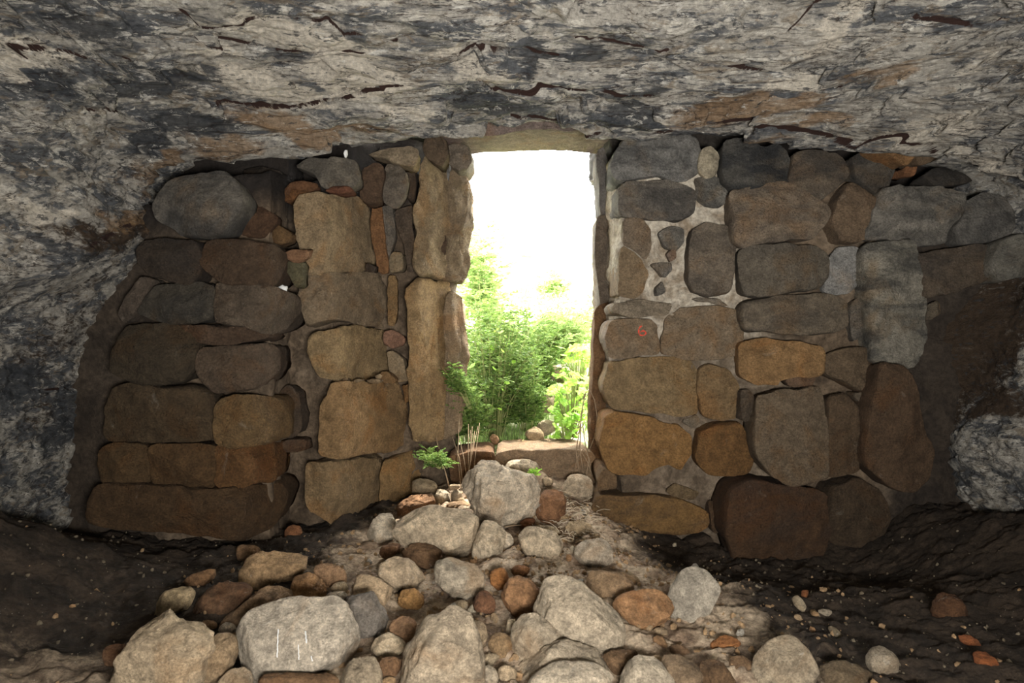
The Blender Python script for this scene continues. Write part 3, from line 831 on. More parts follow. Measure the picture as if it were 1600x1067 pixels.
# broken stones along the top of the left side
wall_stone('C160,240 220,200 400,170 520,190 545,300 500,350 330,350 290,290', 4.02, (118,108,92), .05, .15, p=3, soot_shade=.4)
wall_stone('C550,420 560,250 640,210 690,225 690,330 680,440 600,460', 4.20, (100,74,52), .05, .12, p=4)
wall_stone('C690,230 760,215 820,280 815,400 760,480 680,440', 4.28, (124,110,92), .05, .12, p=4, soot_shade=.2)
wall_stone('C590,150 700,118 850,120 890,145 880,220 850,240 720,190 640,170', 4.22, (158,136,104), .04, .15, p=4)
wall_stone('C320,375 370,345 470,345 492,380 420,400', 4.02, (128,76,50), .03, .12, p=3)
wall_stone('C80,400 110,340 200,310 290,330 280,365 180,410', 4.06, (124,80,46), .04, .1, p=3)
wall_stone('C830,250 870,245 880,330 862,450 825,430', 4.46, (86,70,54), .04, .1, p=4)
# ---- right of the doorway
dr_ = 4.11
wall_stone('E195,170 240,90 300,75 610,80 625,180 610,265 530,290 400,275 250,300 205,280', dr_, (134,130,122), .045, .4, p=6, soot_shade=.75)
wall_stone('E205,420 215,330 270,295 420,290 560,330 600,390 575,470 490,500 380,490 230,465', dr_, (126,116,102), .05, .4, p=5, soot_shade=.6)
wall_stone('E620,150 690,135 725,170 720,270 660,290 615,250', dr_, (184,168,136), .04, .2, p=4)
wall_stone('H10,80 60,70 130,72 170,110 240,95 285,130 285,260 200,270 60,290 20,260 0,200', 4.03, (90,86,78), .06, .25, p=4, soot_shade=.9)
wall_stone('E600,300 700,290 760,330 770,400 720,440 640,430 600,380', dr_, (128,122,110), .035, .2, p=4, soot_shade=.5, rough=1.5)
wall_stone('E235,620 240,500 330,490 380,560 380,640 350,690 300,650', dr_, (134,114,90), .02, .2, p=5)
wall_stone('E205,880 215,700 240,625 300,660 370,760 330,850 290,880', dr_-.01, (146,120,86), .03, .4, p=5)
wall_stone('E410,560 480,525 540,540 545,610 500,645 450,630', dr_, (140,132,118), .02, .2, p=3, soot_shade=.4)
wall_stone('E565,640 580,550 640,520 760,530 790,600 790,760 760,850 690,870 600,860 570,800', 4.06, (128,112,92), .05, .25, p=4.5, soot_shade=.4)
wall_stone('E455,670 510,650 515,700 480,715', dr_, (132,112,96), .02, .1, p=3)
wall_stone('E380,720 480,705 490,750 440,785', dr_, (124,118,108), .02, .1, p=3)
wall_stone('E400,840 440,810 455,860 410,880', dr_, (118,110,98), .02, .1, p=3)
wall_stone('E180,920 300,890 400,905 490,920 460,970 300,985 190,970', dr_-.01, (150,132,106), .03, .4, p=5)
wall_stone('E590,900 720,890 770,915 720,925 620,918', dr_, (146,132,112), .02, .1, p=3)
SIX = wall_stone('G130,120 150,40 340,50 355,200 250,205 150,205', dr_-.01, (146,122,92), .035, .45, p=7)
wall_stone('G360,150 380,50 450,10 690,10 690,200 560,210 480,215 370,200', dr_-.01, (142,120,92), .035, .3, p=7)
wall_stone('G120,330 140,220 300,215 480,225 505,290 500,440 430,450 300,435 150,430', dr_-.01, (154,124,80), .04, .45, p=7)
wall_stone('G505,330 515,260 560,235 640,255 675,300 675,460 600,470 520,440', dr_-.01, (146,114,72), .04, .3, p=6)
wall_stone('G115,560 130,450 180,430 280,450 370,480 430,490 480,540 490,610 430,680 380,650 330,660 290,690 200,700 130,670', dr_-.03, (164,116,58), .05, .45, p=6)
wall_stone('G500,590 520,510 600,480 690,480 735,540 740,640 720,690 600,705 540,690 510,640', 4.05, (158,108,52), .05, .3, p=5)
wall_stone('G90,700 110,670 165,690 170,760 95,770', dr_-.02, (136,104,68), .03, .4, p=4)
wall_stone('G75,860 90,790 300,790 440,810 545,850 550,910 500,945 300,945 150,965 90,940', dr_-.04, (150,108,54), .05, .45, p=5, soot_shade=.45)
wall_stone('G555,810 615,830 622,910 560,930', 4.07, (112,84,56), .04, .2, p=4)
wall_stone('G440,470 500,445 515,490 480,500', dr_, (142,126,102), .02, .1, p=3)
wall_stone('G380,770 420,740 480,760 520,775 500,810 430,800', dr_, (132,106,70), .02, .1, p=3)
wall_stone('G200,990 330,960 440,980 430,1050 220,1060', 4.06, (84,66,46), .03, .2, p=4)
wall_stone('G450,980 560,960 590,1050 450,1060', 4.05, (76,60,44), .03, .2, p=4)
wall_stone('H300,140 400,135 490,140 545,215 540,240 470,300 430,335 340,300 285,250 290,200', 4.01, (116,100,80), .07, .25, p=3.2, soot_shade=.6)
wall_stone('H550,170 600,135 700,145 735,190 700,290 640,300 570,255', 4.0, (98,90,78), .06, .25, p=3, soot_shade=.6)
wall_stone('H35,310 130,285 280,265 360,310 440,350 460,390 430,440 360,510 240,510 150,520 90,535 50,510', 4.0, (140,120,96), .07, .25, p=3.5, soot_shade=.4)
wall_stone('H470,340 540,255 600,290 650,350 650,420 610,500 560,520 490,510 450,450', 3.99, (128,102,74), .07, .25, p=3, soot_shade=.2)
wall_stone('H660,320 690,290 860,290 1000,300 1035,330 1020,400 970,450 970,520 850,515 700,495 630,490 650,420', 3.96, (140,132,118), .06, .25, p=4.5, soot_shade=.6, rough=1.4)
wall_stone('H1030,340 1100,310 1190,320 1240,370 1235,460 1180,500 1100,520 1000,520 985,450 1025,400', 3.93, (122,116,106), .06, .25, p=4, soot_shade=.5)
wall_stone('H70,660 80,560 130,530 390,530 440,560 445,650 420,715 300,735 150,750 80,740', 4.0, (116,104,86), .08, .25, p=3.2, soot_shade=.3)
wall_stone('H445,590 490,540 580,530 590,690 530,740 430,720', 4.03, (160,156,148), .04, .2, p=4, soot_shade=.3)
wall_stone('H590,510 800,510 830,600 850,680 855,900 845,1000 800,1045 640,1035 630,960 610,700', 3.94, (146,138,120), .06, .25, p=5, soot_shade=.7, rough=1.4)
wall_stone('H820,560 900,560 1100,530 1150,550 1150,640 1100,690 980,730 860,755 855,680', 3.92, (100,84,66), .06, .25, p=4, soot_shade=.4)
wall_stone('H1145,580 1180,510 1286,485 1330,530 1320,660 1200,680 1155,650', 3.80, (126,120,106), .06, .25, p=3, soot_shade=.4)
wall_stone('H80,770 300,740 430,740 520,780 525,870 450,900 300,905 200,900 90,890', 4.0, (124,108,86), .06, .25, p=4, soot_shade=.4)
wall_stone('H530,780 585,750 600,900 540,930 530,860', 4.03, (116,106,92), .03, .2, p=4, soot_shade=.3)
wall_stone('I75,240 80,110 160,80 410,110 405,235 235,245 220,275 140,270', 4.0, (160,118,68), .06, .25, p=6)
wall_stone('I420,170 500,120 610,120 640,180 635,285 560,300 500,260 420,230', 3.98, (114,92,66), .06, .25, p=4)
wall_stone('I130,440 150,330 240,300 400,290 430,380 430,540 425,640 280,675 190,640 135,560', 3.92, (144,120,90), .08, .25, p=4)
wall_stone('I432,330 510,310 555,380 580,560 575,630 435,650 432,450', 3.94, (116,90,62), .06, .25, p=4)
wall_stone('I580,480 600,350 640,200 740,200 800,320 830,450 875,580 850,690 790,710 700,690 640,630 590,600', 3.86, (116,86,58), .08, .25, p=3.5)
wall_stone('I5,800 30,690 110,660 300,700 430,720 440,850 410,1000 330,1035 180,1020 40,1000 15,930', 3.88, (108,74,44), .09, .28, p=4, soot_shade=.3)
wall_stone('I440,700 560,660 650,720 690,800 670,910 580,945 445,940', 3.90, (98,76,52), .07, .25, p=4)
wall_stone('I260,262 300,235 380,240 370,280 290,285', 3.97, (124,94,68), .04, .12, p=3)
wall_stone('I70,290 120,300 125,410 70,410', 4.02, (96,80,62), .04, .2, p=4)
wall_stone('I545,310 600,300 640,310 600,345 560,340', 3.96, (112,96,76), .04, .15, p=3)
wall_stone('H640,100 680,80 790,85 810,150 780,180 700,150', 3.84, (150,106,60), .05, .2, p=3)
wall_stone('H805,100 900,110 930,150 830,180', 3.84, (112,88,62), .05, .2, p=3)
wall_stone('H780,195 830,190 820,235 780,235', 3.96, (146,92,52), .03, .15, p=3)
wall_stone('H845,240 900,200 1000,210 1060,260 900,285', 3.98, (72,64,54), .04, .15, p=3, soot_shade=.5)
wall_stone('H290,205 330,150 350,190 310,260', 4.05, (110,106,92), .03, .15, p=3)
wall_stone('H865,790 920,770 930,830 870,870', 3.98, (110,96,76), .04, .15, p=3)
wall_stone('V160,350 250,330 400,340 410,420 300,430 170,410', 3.72, (112,82,56), .05, .25, p=5)
# outer jamb on the right
wall_stone('P934,240 950,232 951,330 935,333', 4.5, (124,116,108), .02, .24, p=8, soot_shade=.2)
wall_stone('P933,337 951,334 952,482 936,482 932,400', 4.5, (122,104,84), .02, .24, p=8, soot_shade=.2)
wall_stone('P930,492 938,482 954,482 956,775 922,775 924,600', 4.5, (134,94,56), .02, .24, p=8)
# lintel and threshold
wall_stone('P690,192 760,186 830,180 870,184 960,192 958,209 870,204 760,209 692,212', 4.38, (150,128,116), .03, .46, p=8, name='lintel', label='long pale stone lintel bridging the doorway under the cave roof', cut=.1)
wall_stone('P778,706 800,702 925,706 932,735 925,765 790,765 774,740', 4.44, (164,132,96), .02, .5, p=9, name='threshold', label='worn stone threshold block with a dusty sunlit top', cut=.1)
wall_stone('P700,712 740,704 768,704 772,730 760,760 705,760', 4.46, (138,98,62), .03, .4, p=6)

# the red painted figure 6 on its stone
bpy.context.view_layer.update()
def on_stone(ob, px, py, lift=.0035):
    o = Vector((0, 0, EYE)); t = Vector(unp(px, py, 4.0))
    dv = (t - o).normalized()
    inv = ob.matrix_world.inverted()
    hit, loc, nor, _ = ob.ray_cast(inv @ o, (inv.to_3x3() @ dv).normalized())
    return (ob.matrix_world @ loc) - dv * lift if hit else t
six = [(1003,509),(1000,511),(998.5,514),(998,518),(998.6,521.5),(1000.5,523.5),(1004,524),(1007.5,523),(1009.3,520.5),(1008.5,518),(1006,516.8),(1003,517.2),(1000.5,519.2)]
mb = MB()
dense = []
for a, b2 in zip(six[:-1], six[1:]):
    for t in (0, .5): dense.append((a[0] + (b2[0] - a[0]) * t, a[1] + (b2[1] - a[1]) * t))
dense.append(six[-1])
L, Rr = [], []
for i, q in enumerate(dense):
    a, b2 = dense[max(0, i - 1)], dense[min(len(dense) - 1, i + 1)]
    tx, ty = b2[0] - a[0], b2[1] - a[1]; m = math.hypot(tx, ty) or 1
    wd = 1.25 * (.75 + .25 * math.sin(i * 1.3))
    L.append(on_stone(SIX, q[0] - ty / m * wd, q[1] + tx / m * wd)); Rr.append(on_stone(SIX, q[0] + ty / m * wd, q[1] - tx / m * wd))
for i in range(len(dense) - 1): mb.poly([L[i], L[i + 1], Rr[i + 1], Rr[i]])
pn = mb.build('painted_number', M_RED, smooth=False)
pn.parent = SIX
pn.matrix_parent_inverse = SIX.matrix_world.inverted()
pn['label'] = 'small red painted figure 6'
# ------------------------------------------------------------------ loose rocks lying on the earth
def ico(n):
    bm = bmesh.new()
    bmesh.ops.create_icosphere(bm, subdivisions=n, radius=1.0)
    v = np.array([tuple(x.co) for x in bm.verts]); f = np.array([[q.index for q in x.verts] for x in bm.faces])
    bm.free()
    return v, f
ICO = {n: ico(n) for n in (2, 3, 4, 5)}

def polar(o, c):
    """distance from c to the outline in 360 directions"""
    th = np.radians(np.arange(360)); D = np.stack([np.cos(th), np.sin(th)], 1)
    R = np.full(360, 0.0)
    for a, b in zip(o, np.roll(o, -1, 0)):
        e = b - a; w = a - c
        den = D[:, 0] * e[1] - D[:, 1] * e[0]
        den = np.where(np.abs(den) < 1e-12, 1e-12, den)
        t = (w[0] * e[1] - w[1] * e[0]) / den
        s = (w[0] * D[:, 1] - w[1] * D[:, 0]) / den
        ok = (t > 0) & (s >= -.001) & (s <= 1.001)
        R = np.where(ok, np.maximum(R, t), R)
    R[R == 0] = R[R > 0].mean()
    k = np.ones(5) / 5
    return np.convolve(np.concatenate([R[-2:], R, R[:2]]), k, 'valid')

def floor_contact(px, py):
    d = np.arange(1.6, 4.38, .01)
    x, y, z = unp(px, py, d)
    g = z - floor_base(x, y)
    k = np.argmax(g < 0) if (g < 0).any() else len(d) - 1
    return float(d[k])

def rock(s, col, label, T=.75, d=None, push=0.0, seed=0, facets=13, rough=1.0, name='rock', cat='rock', group=None, top=True, flat=.0):
    SEED[0] += 11
    rg = np.random.default_rng(SEED[0] + seed)
    o = outline(s)
    o = smooth_outline(o, 90, .2, 1)
    xb = o[np.argmax(o[:, 1]), 0]
    cx = o.mean(0)
    size = math.sqrt(np.ptp(o[:, 0]) * np.ptp(o[:, 1]))
    dc = floor_contact(cx[0], o[:, 1].max() - .06 * np.ptp(o[:, 1])) if d is None else d
    dc += push
    half = size / F * dc * .5
    if d is None: dc = min(dc + .25 * half * T, 4.36 - .3 * half)
    half = size / F * dc * .5
    m = np.stack(unp(o[:, 0], o[:, 1], np.full(len(o), dc)), 1)[:, [0, 2]]
    c = m.mean(0)
    Rp = polar(m, c) * 1.09
    n = 5 if size > 95 else (4 if size > 30 else 3)
    v, f = ICO[n]
    th = np.degrees(np.arctan2(v[:, 2], v[:, 0])) % 360
    Rv = np.interp(th, np.arange(361), np.append(Rp, Rp[0]))
    rho = np.hypot(v[:, 0], v[:, 2]); rs = rho ** .72
    tr = np.radians(th)
    Y = -np.sign(-v[:, 1]) * np.abs(v[:, 1]) ** .8 * half * T
    p = np.stack([Rv * rs * np.cos(tr), Y, Rv * rs * np.sin(tr)], 1)
    # broken facets: planes that trim the near side and the top
    ns = [np.array([rg.normal(0, .15), -1, .25 + rg.normal(0, .12)])]
    if top: ns.append(np.array([rg.normal(0, .12), -.45 + rg.normal(0, .15), .95]))
    for _ in range(facets):
        q = rg.normal(0, 1, 3); q[1] = -abs(q[1]) * .9 - .05
        ns.append(q)
    for i, q in enumerate(ns):
        q = q / np.linalg.norm(q)
        h = p @ q
        lim = h.max() * (rg.uniform(.62, .78) if i < 2 else rg.uniform(.76, .92))
        ov = np.maximum(0, h - lim)
        p = p - np.outer(ov * .985, q)
    sz = half * 2
    off = rg.uniform(-50, 50, 3)
    u = p / sz + off
    nd = p / (np.linalg.norm(p, axis=1)[:, None] + 1e-9)
    disp = fbm(u * 2.3, 3, 1) * .045 + ridged(u * 4.5, 3, 2) * .026 * rough + fbm(u * 11, 4, 3) * .030 * rough
    p = p + nd * (disp * sz)[:, None]
    org = np.array([c[0], dc, c[1] + p[:, 2].min()])
    W = p + np.array([c[0], dc, c[1]])
    ob = mesh_np(name, W, f, M_ROCK, origin=org)
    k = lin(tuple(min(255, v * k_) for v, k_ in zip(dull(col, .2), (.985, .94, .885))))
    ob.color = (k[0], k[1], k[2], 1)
    tag(ob, label, cat, group)
    return ob

PALE, GREY, TANR, BRNR, OCHR, DRKR, DUST = (206,196,176), (168,164,154), (184,160,126), (150,112,76), (176,126,70), (104,76,52), (172,148,116)
# --- heap in the doorway
rock('R610,320 640,260 740,185 810,180 860,215 940,245 1040,260 1090,300 1070,370 1030,440 950,520 870,555 800,530 740,490 690,440 650,390', (214,204,184), 'largest pale pitted boulder at the top of the heap below the threshold', .85, rough=1.6, name='boulder', cat='boulder')
rock('R230,560 260,490 340,450 450,435 600,455 700,490 745,550 740,640 690,710 620,745 540,720 470,660 370,620 300,655 240,600', (204,190,164), 'long smooth egg-shaped pale boulder lying below the pitted one', .7, rough=.7, name='boulder', cat='boulder', facets=5, push=-.05)
rock('R740,520 800,520 870,570 860,640 830,740 770,765 690,750 680,720 700,600', (200,188,164), 'pale upright rock pressed against the right end of the egg-shaped boulder', .7)
rock('R870,570 900,570 925,640 900,700 850,680', PALE, 'narrow pale sliver standing between upright rock and rounded block', .6)
rock('R930,690 975,570 1050,555 1180,585 1220,640 1215,720 1150,760 1050,750 960,720', (206,192,166), 'rounded pale block with cracked face sitting alone amid straw', .75, rough=.9)
rock('R1285,740 1310,640 1460,615 1525,680 1520,760 1440,800 1300,780', (186,178,162), 'sharp-cornered flat grey rock below the right doorway pier', .7, rough=.6)
rock('R1065,400 1090,340 1180,325 1230,350 1225,480 1180,530 1090,520 1060,470', (146,104,70), 'squarish crumbly brown rock right of the pitted boulder', .8, rough=1.8)
rock('R1220,310 1260,250 1320,238 1390,265 1400,320 1360,380 1290,385 1240,350', (190,176,152), 'rounded grey rock tucked against the right jamb foot', .8)
rock('R860,185 930,145 1040,155 1080,200 1060,240 960,245 880,215', (208,196,172), 'pale knobbly rock leaning on the threshold front', .7, d=4.28, rough=1.5)
rock('R305,330 330,270 400,258 455,285 470,330 430,365 340,365', (178,162,132), 'smooth grey-tan cobble left of the pitted boulder beside dead stalks', .8)
rock('R445,360 470,325 520,320 555,370 540,400 470,425', (196,184,160), 'small chunky pale stone in front of the grey-tan cobble', .8)
rock('R550,345 600,310 620,370 610,395 555,400', (186,172,148), 'small wedge squeezed against the pitted boulder', .7)
rock('R525,310 560,290 605,292 600,315 545,335', (176,158,128), 'thin flat stone behind the small wedge', .6, d=4.15)
rock('R215,470 250,400 330,365 430,360 445,430 330,450 250,500', (158,120,86), 'reddish brown pitted rock at the left pier corner', .8, rough=1.7)
rock('R490,425 540,400 640,390 690,450 600,445', (176,146,112), 'tan slab peeking over the egg-shaped boulder', .7)
rock('R40,620 80,530 130,460 190,480 220,525 210,590 170,640 100,660', (204,196,178), 'upright whitish jagged rock at the foot of the left pier', .75, rough=1.3)
rock('R1220,545 1270,515 1350,515 1395,545 1370,590 1290,600', (190,170,136), 'low tan cobble in the straw beside the right pier', .7)
rock('R950,530 1000,490 1050,500 1055,540 1000,560', (158,106,72), 'reddish stone under the pitted boulder', .8)
rock('R1080,265 1130,250 1165,280 1140,300 1090,295', (190,172,142), 'fist-sized stone at the threshold foot between two boulders', .8)
rock('R250,700 330,650 420,650 530,720 450,790 330,770', (130,100,70), 'earth-caked stone in the hollow under the egg-shaped boulder', .7)
rock('R120,690 170,650 240,650 270,670 200,720 130,740', (146,108,76), 'crumbly brown clod in front of the jagged whitish rock', .7, rough=1.6)
rock('R1180,480 1240,470 1260,500 1200,520', (176,150,112), 'pebble in the straw right of the crumbly brown rock', .7)
rock('R1030,540 1110,535 1220,575 1200,590 1080,560', (196,180,150), 'thin pale flake behind the rounded cracked block', .6)
rock('R1375,600 1420,580 1440,610 1400,625', (180,158,124), 'small tan stone at the very foot of the right pier', .7)
# --- middle of the floor
rock('T320,300 440,210 520,205 590,240 670,340 640,370 500,410 400,400 340,340', (194,176,148), 'pale wedge-shaped rock with a sloping right tip, mid floor', .7, rough=.9)
rock('T710,300 720,240 800,205 900,250 980,270 1025,360 1000,420 900,450 790,440 740,390', (186,178,160), 'grey ragged rock directly below the egg-shaped boulder', .75, rough=1.3)
rock('T170,430 210,350 280,320 400,370 465,430 440,480 390,510 300,470', (190,168,136), 'tan domed stone standing behind the dark grey one', .7, rough=.7)
rock('T165,540 180,450 300,430 350,460 400,550 430,650 390,690 300,705 220,680 175,610', (134,130,124), 'dark grey rough stone beside the big flat-faced boulder', .75, rough=1.3)
rock('T310,800 350,720 430,680 525,740 530,790 490,820 400,810', (200,186,158), 'small pale triangular stone below the dark grey one', .7)
rock('T490,490 510,420 580,405 640,440 640,500 590,530 510,520', (182,138,80), 'yellow-ochre knobbly stone mid floor', .8, rough=1.7)
rock('T510,830 590,740 640,640 740,590 820,545 900,580 950,640 990,780 1010,900 1000,1060 900,1110 700,1110 520,1090 510,950', (186,174,152), 'tall peaked grey-beige boulder at the bottom centre', .8, name='boulder', cat='boulder', rough=.9)
rock('T430,640 480,590 580,590 600,660 560,740 530,760 440,680', (160,124,90), 'brown block half hidden left of the peaked boulder', .8)
rock('T930,590 1030,620 1045,720 1020,800 990,790 960,660', (180,160,130), 'beige rock showing behind the peaked boulder right shoulder', .7)
rock('T1140,440 1170,370 1220,325 1290,335 1380,420 1370,500 1290,560 1220,570 1150,520', (164,122,82), 'angular brown rock left of the great slanting boulder', .8, rough=1.1)
rock('T960,480 990,430 1040,420 1090,470 1090,540 1040,565 970,560', (122,84,58), 'dark reddish brown cube-like stone mid floor', .8)
rock('T1050,340 1080,285 1140,275 1200,340 1160,390 1090,400', (168,112,58), 'rust-orange jagged stone below the upright rock', .8, rough=1.6)
rock('T1180,290 1240,250 1310,270 1310,310 1220,330', (156,108,66), 'orange-brown crumb of rock right of the rust-orange one', .7, rough=1.6)
rock('U130,560 160,490 210,380 280,345 370,360 450,410 540,480 640,560 675,620 660,740 610,800 540,815 440,780 330,740 200,660', (184,174,154), 'great slanting grey boulder with a long sloping right side', .75, name='boulder', cat='boulder', rough=.8)
rock('U0,620 60,570 170,570 230,640 330,740 300,830 150,850 60,850 10,780', (178,168,148), 'grey block leaning below the great slanting boulder', .8)
rock('U20,960 100,840 300,760 430,780 540,830 620,900 660,980 640,1060 300,1100 20,1050', (182,172,152), 'broad grey rock behind the ridged one at the bottom edge', .7, name='boulder', cat='boulder', push=.1)
rock('U110,985 250,890 390,880 560,900 640,990 600,1090 300,1100 120,1060', (192,184,166), 'low pale ridged rock cut by the bottom edge right of centre', .7, name='boulder', cat='boulder')
rock('U640,520 660,480 710,450 870,415 960,440 1000,500 985,600 920,650 800,650 690,610', (172,130,88), 'orange-tan rock with a greyish top touching the pale leaning slab', .75)
rock('U470,390 480,310 560,300 700,320 770,380 770,420 690,460 620,500 540,460', (156,130,98), 'brownish rock wedged behind the orange-tan one', .75, rough=1.2)
rock('U600,320 700,300 790,330 810,390 760,410 680,380', (168,146,114), 'flat tan stone lying over the brownish wedged rock', .6, push=.05)
rock('U970,480 1010,390 1090,275 1180,268 1230,300 1290,390 1280,450 1220,560 1150,640 1080,640 1000,600 975,560', (176,172,160), 'smooth pale oval slab stood on edge at the right of the heap', .45, name='boulder', cat='boulder', rough=.5, facets=4)
rock('U680,980 720,900 830,805 920,850 1000,960 1020,1080 680,1090', (186,178,160), 'peaked pale rock at the bottom right of the ridged one', .75)
rock('U910,830 1100,830 1180,930 1190,1000 1050,1070 980,960', (142,122,96), 'brownish flat-sided rock right of the peaked pale one', .7)
rock('U570,820 650,790 780,790 790,840 700,920 650,930 600,870', (120,94,66), 'dark brown rock under the slope of the great slanting boulder', .7)
rock('U1240,760 1320,700 1400,710 1480,790 1450,815 1300,800', (166,108,58), 'low orange stone glowing amid dark earth on the right', .7)
rock('U1135,795 1200,780 1230,815 1190,830', (164,152,130), 'small beige pebble left of the low orange stone', .7)
rock('U1235,840 1280,795 1330,830 1340,890 1270,870', (176,164,140), 'pale shell-like stone below the low orange stone', .7)
rock('U740,765 830,740 930,790 900,820 800,810', (164,128,90), 'flat tan stone below the orange-tan rock', .6)
rock('U870,660 930,640 985,670 980,690 900,690', (170,150,120), 'little flat stone in shade under the orange-tan rock', .6)
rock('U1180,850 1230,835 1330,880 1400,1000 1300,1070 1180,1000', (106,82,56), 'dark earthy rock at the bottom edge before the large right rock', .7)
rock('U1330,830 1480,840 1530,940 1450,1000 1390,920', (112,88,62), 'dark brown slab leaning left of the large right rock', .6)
rock('U980,765 1060,750 1110,790 1100,820 1000,815', (132,104,76), 'brown stone above the brownish flat-sided rock', .7)
rock('V250,800 260,700 330,600 400,570 470,590 520,640 580,770 560,830 260,850', (156,146,126), 'large grey pointed rock at the bottom right', .75, name='boulder', cat='boulder', rough=.7)
rock('V820,690 850,630 900,615 955,650 955,730 910,780 850,760', (138,130,114), 'lone round grey cobble at far bottom right', .85, rough=.5, facets=3)
rock('V560,740 680,690 830,720 860,800 700,850 580,830', (112,98,76), 'low earth-coloured rock beside the lone round cobble', .7)
rock('V440,370 470,350 500,390 520,430 495,445 460,410', (168,158,134), 'pale finger-shaped chip on dark earth below the right wall', .6)
rock('V560,430 620,420 650,440 620,460', (164,156,138), 'flat whitish chip on dark earth right of the finger-shaped one', .6)
rock('V490,330 525,325 520,365 490,365', (140,86,48), 'small rusty cube beside the pale finger-shaped chip', .7)
rock('V610,490 680,530 700,570 650,565', (136,124,100), 'narrow greyish chip lying diagonally on dark earth', .6)
rock('V1360,640 1430,640 1480,720 1550,780 1500,800 1400,790', (150,84,40), 'rusty orange rock low in the bottom right corner', .7, rough=1.6)
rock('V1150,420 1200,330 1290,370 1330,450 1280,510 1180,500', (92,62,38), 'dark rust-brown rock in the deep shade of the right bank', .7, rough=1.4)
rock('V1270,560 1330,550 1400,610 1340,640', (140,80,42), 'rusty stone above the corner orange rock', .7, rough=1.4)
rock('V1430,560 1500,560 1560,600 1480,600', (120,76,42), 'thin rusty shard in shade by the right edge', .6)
# --- left front
BIG = rock('S750,720 780,640 880,550 1000,510 1120,495 1300,490 1400,510 1450,590 1490,680 1480,820 1410,890 1300,945 1100,940 850,940 790,890 750,820', (196,190,176), 'big flat-faced pale boulder with white scratches, bottom left of centre', .75, name='boulder', cat='boulder', rough=.7, facets=6)
rock('S30,900 60,750 130,640 190,580 280,580 340,630 480,660 560,710 565,830 530,950 500,1070 250,1100 40,1070', (190,174,146), 'bulky lumpy tan boulder at the left end of the front row', .8, name='boulder', cat='boulder', rough=1.3)
rock('S510,960 560,800 590,720 640,680 720,700 745,790 740,870 690,950 600,1010 520,1010', (166,144,112), 'rock standing between the lumpy tan and the flat-faced boulders', .75)
rock('S640,660 680,610 740,625 760,680 740,710 680,680', (208,200,184), 'pale chip perched by the flat-faced boulder left shoulder', .7)
rock('S200,560 290,450 370,385 420,380 495,440 470,510 360,590 270,580', (180,162,126), 'mottled beige rock behind the lumpy tan boulder', .7)
rock('S410,370 470,320 560,290 640,285 640,330 560,370 490,430 440,410', (146,110,74), 'thin brown slab tilted at the dark left edge of the heap', .6)
rock('S440,570 530,470 620,380 720,370 820,390 830,450 770,530 690,570 600,600 500,600', (108,80,56), 'dark brown shaded rock right of the mottled beige one', .7, rough=1.4)
rock('S670,590 800,510 900,410 1000,390 1090,400 1110,480 1000,520 880,560 780,640 690,640', (164,136,104), 'dusty brown sloping rock behind the flat-faced boulder', .7, rough=1.2)
rock('S810,400 800,260 850,200 950,180 1140,190 1180,240 1160,310 1100,350 1000,380 880,400', (178,148,108), 'big crumbly ochre-tan rock at the back left of the heap', .8, rough=2.0)
rock('S1095,370 1130,320 1220,320 1290,380 1315,430 1300,480 1200,490 1120,490', (168,128,84), 'crumbly brown rock right below the big ochre-tan one', .8, rough=1.9)
rock('S750,180 770,130 840,130 920,165 850,200 790,240', (148,116,82), 'small brown rock at the back left, nearest the left wall', .7)
rock('S1230,270 1250,235 1400,260 1450,340 1430,370 1330,400 1290,360', (166,132,98), 'dusty earth-coloured rock right of the crumbly ones', .6)
rock('S1305,490 1320,435 1400,420 1450,430 1440,470 1390,500', (220,212,196), 'white broken stone above the flat-faced boulder right shoulder', .7)
rock('S1340,410 1370,360 1440,360 1455,420 1380,425', (196,180,150), 'pale stone just behind the white broken one', .7)
rock('S515,630 560,595 620,610 640,650 560,670', (168,134,98), 'small tan stone behind the pale perched chip', .7)
rock('S425,640 470,615 510,640 500,670 440,670', (166,146,116), 'grey-tan pebble between lumpy boulder and small tan stone', .7)
rock('S640,985 760,890 850,940 850,1060 700,1080', (176,162,138), 'pale rock under the left corner of the flat-faced boulder', .7)
rock('S860,960 1000,945 1300,955 1380,930 1400,1060 1100,1090 880,1070', (140,108,76), 'brown rock under the flat-faced boulder, cut by the bottom edge', .6)
rock('T120,960 200,850 330,830 370,900 380,1070 130,1080', (164,152,130), 'grey rock right of the flat-faced boulder at the bottom edge', .7)
rock('T370,850 450,830 510,860 500,960 380,970', (136,102,70), 'brown block between grey rock and peaked boulder', .7)
rock('T380,980 430,950 480,970 470,1030 390,1030', (176,146,106), 'tan stone at the bottom edge left of the peaked boulder', .7)
rock('T1000,830 1080,800 1135,840 1100,870 1010,880', (192,176,146), 'flat beige disc-like stone right of the peaked boulder', .6)
rock('T1010,960 1020,890 1050,870 1110,930 1110,1000 1030,1030', (190,180,160), 'pale pointed stone right of the peaked boulder foot', .7)
rock('T1110,960 1120,900 1170,880 1230,920 1230,980 1150,1000', (186,168,138), 'beige stone against the block under the slanting boulder', .7)
rock('T1160,680 1170,600 1210,590 1240,640 1210,700', (194,182,156), 'small upright pale stone near the white root', .7)
rock('T1050,760 1080,690 1160,680 1200,740 1190,830 1120,840', (164,136,98), 'tan lump below the small upright pale stone', .8)
rock('T830,490 880,470 930,490 920,530 850,520', (188,170,138), 'little beige stone left of the reddish brown cube-like one', .7)
rock('P440,838 452,820 468,822 474,838 460,846', (160,106,66), 'lone orange cobble at the foot of the left wall', .8)
rock('P165,1010 200,1005 215,1025 190,1045 160,1035', (136,102,74), 'low clod at the bottom left corner beside the lumpy boulder', .6)

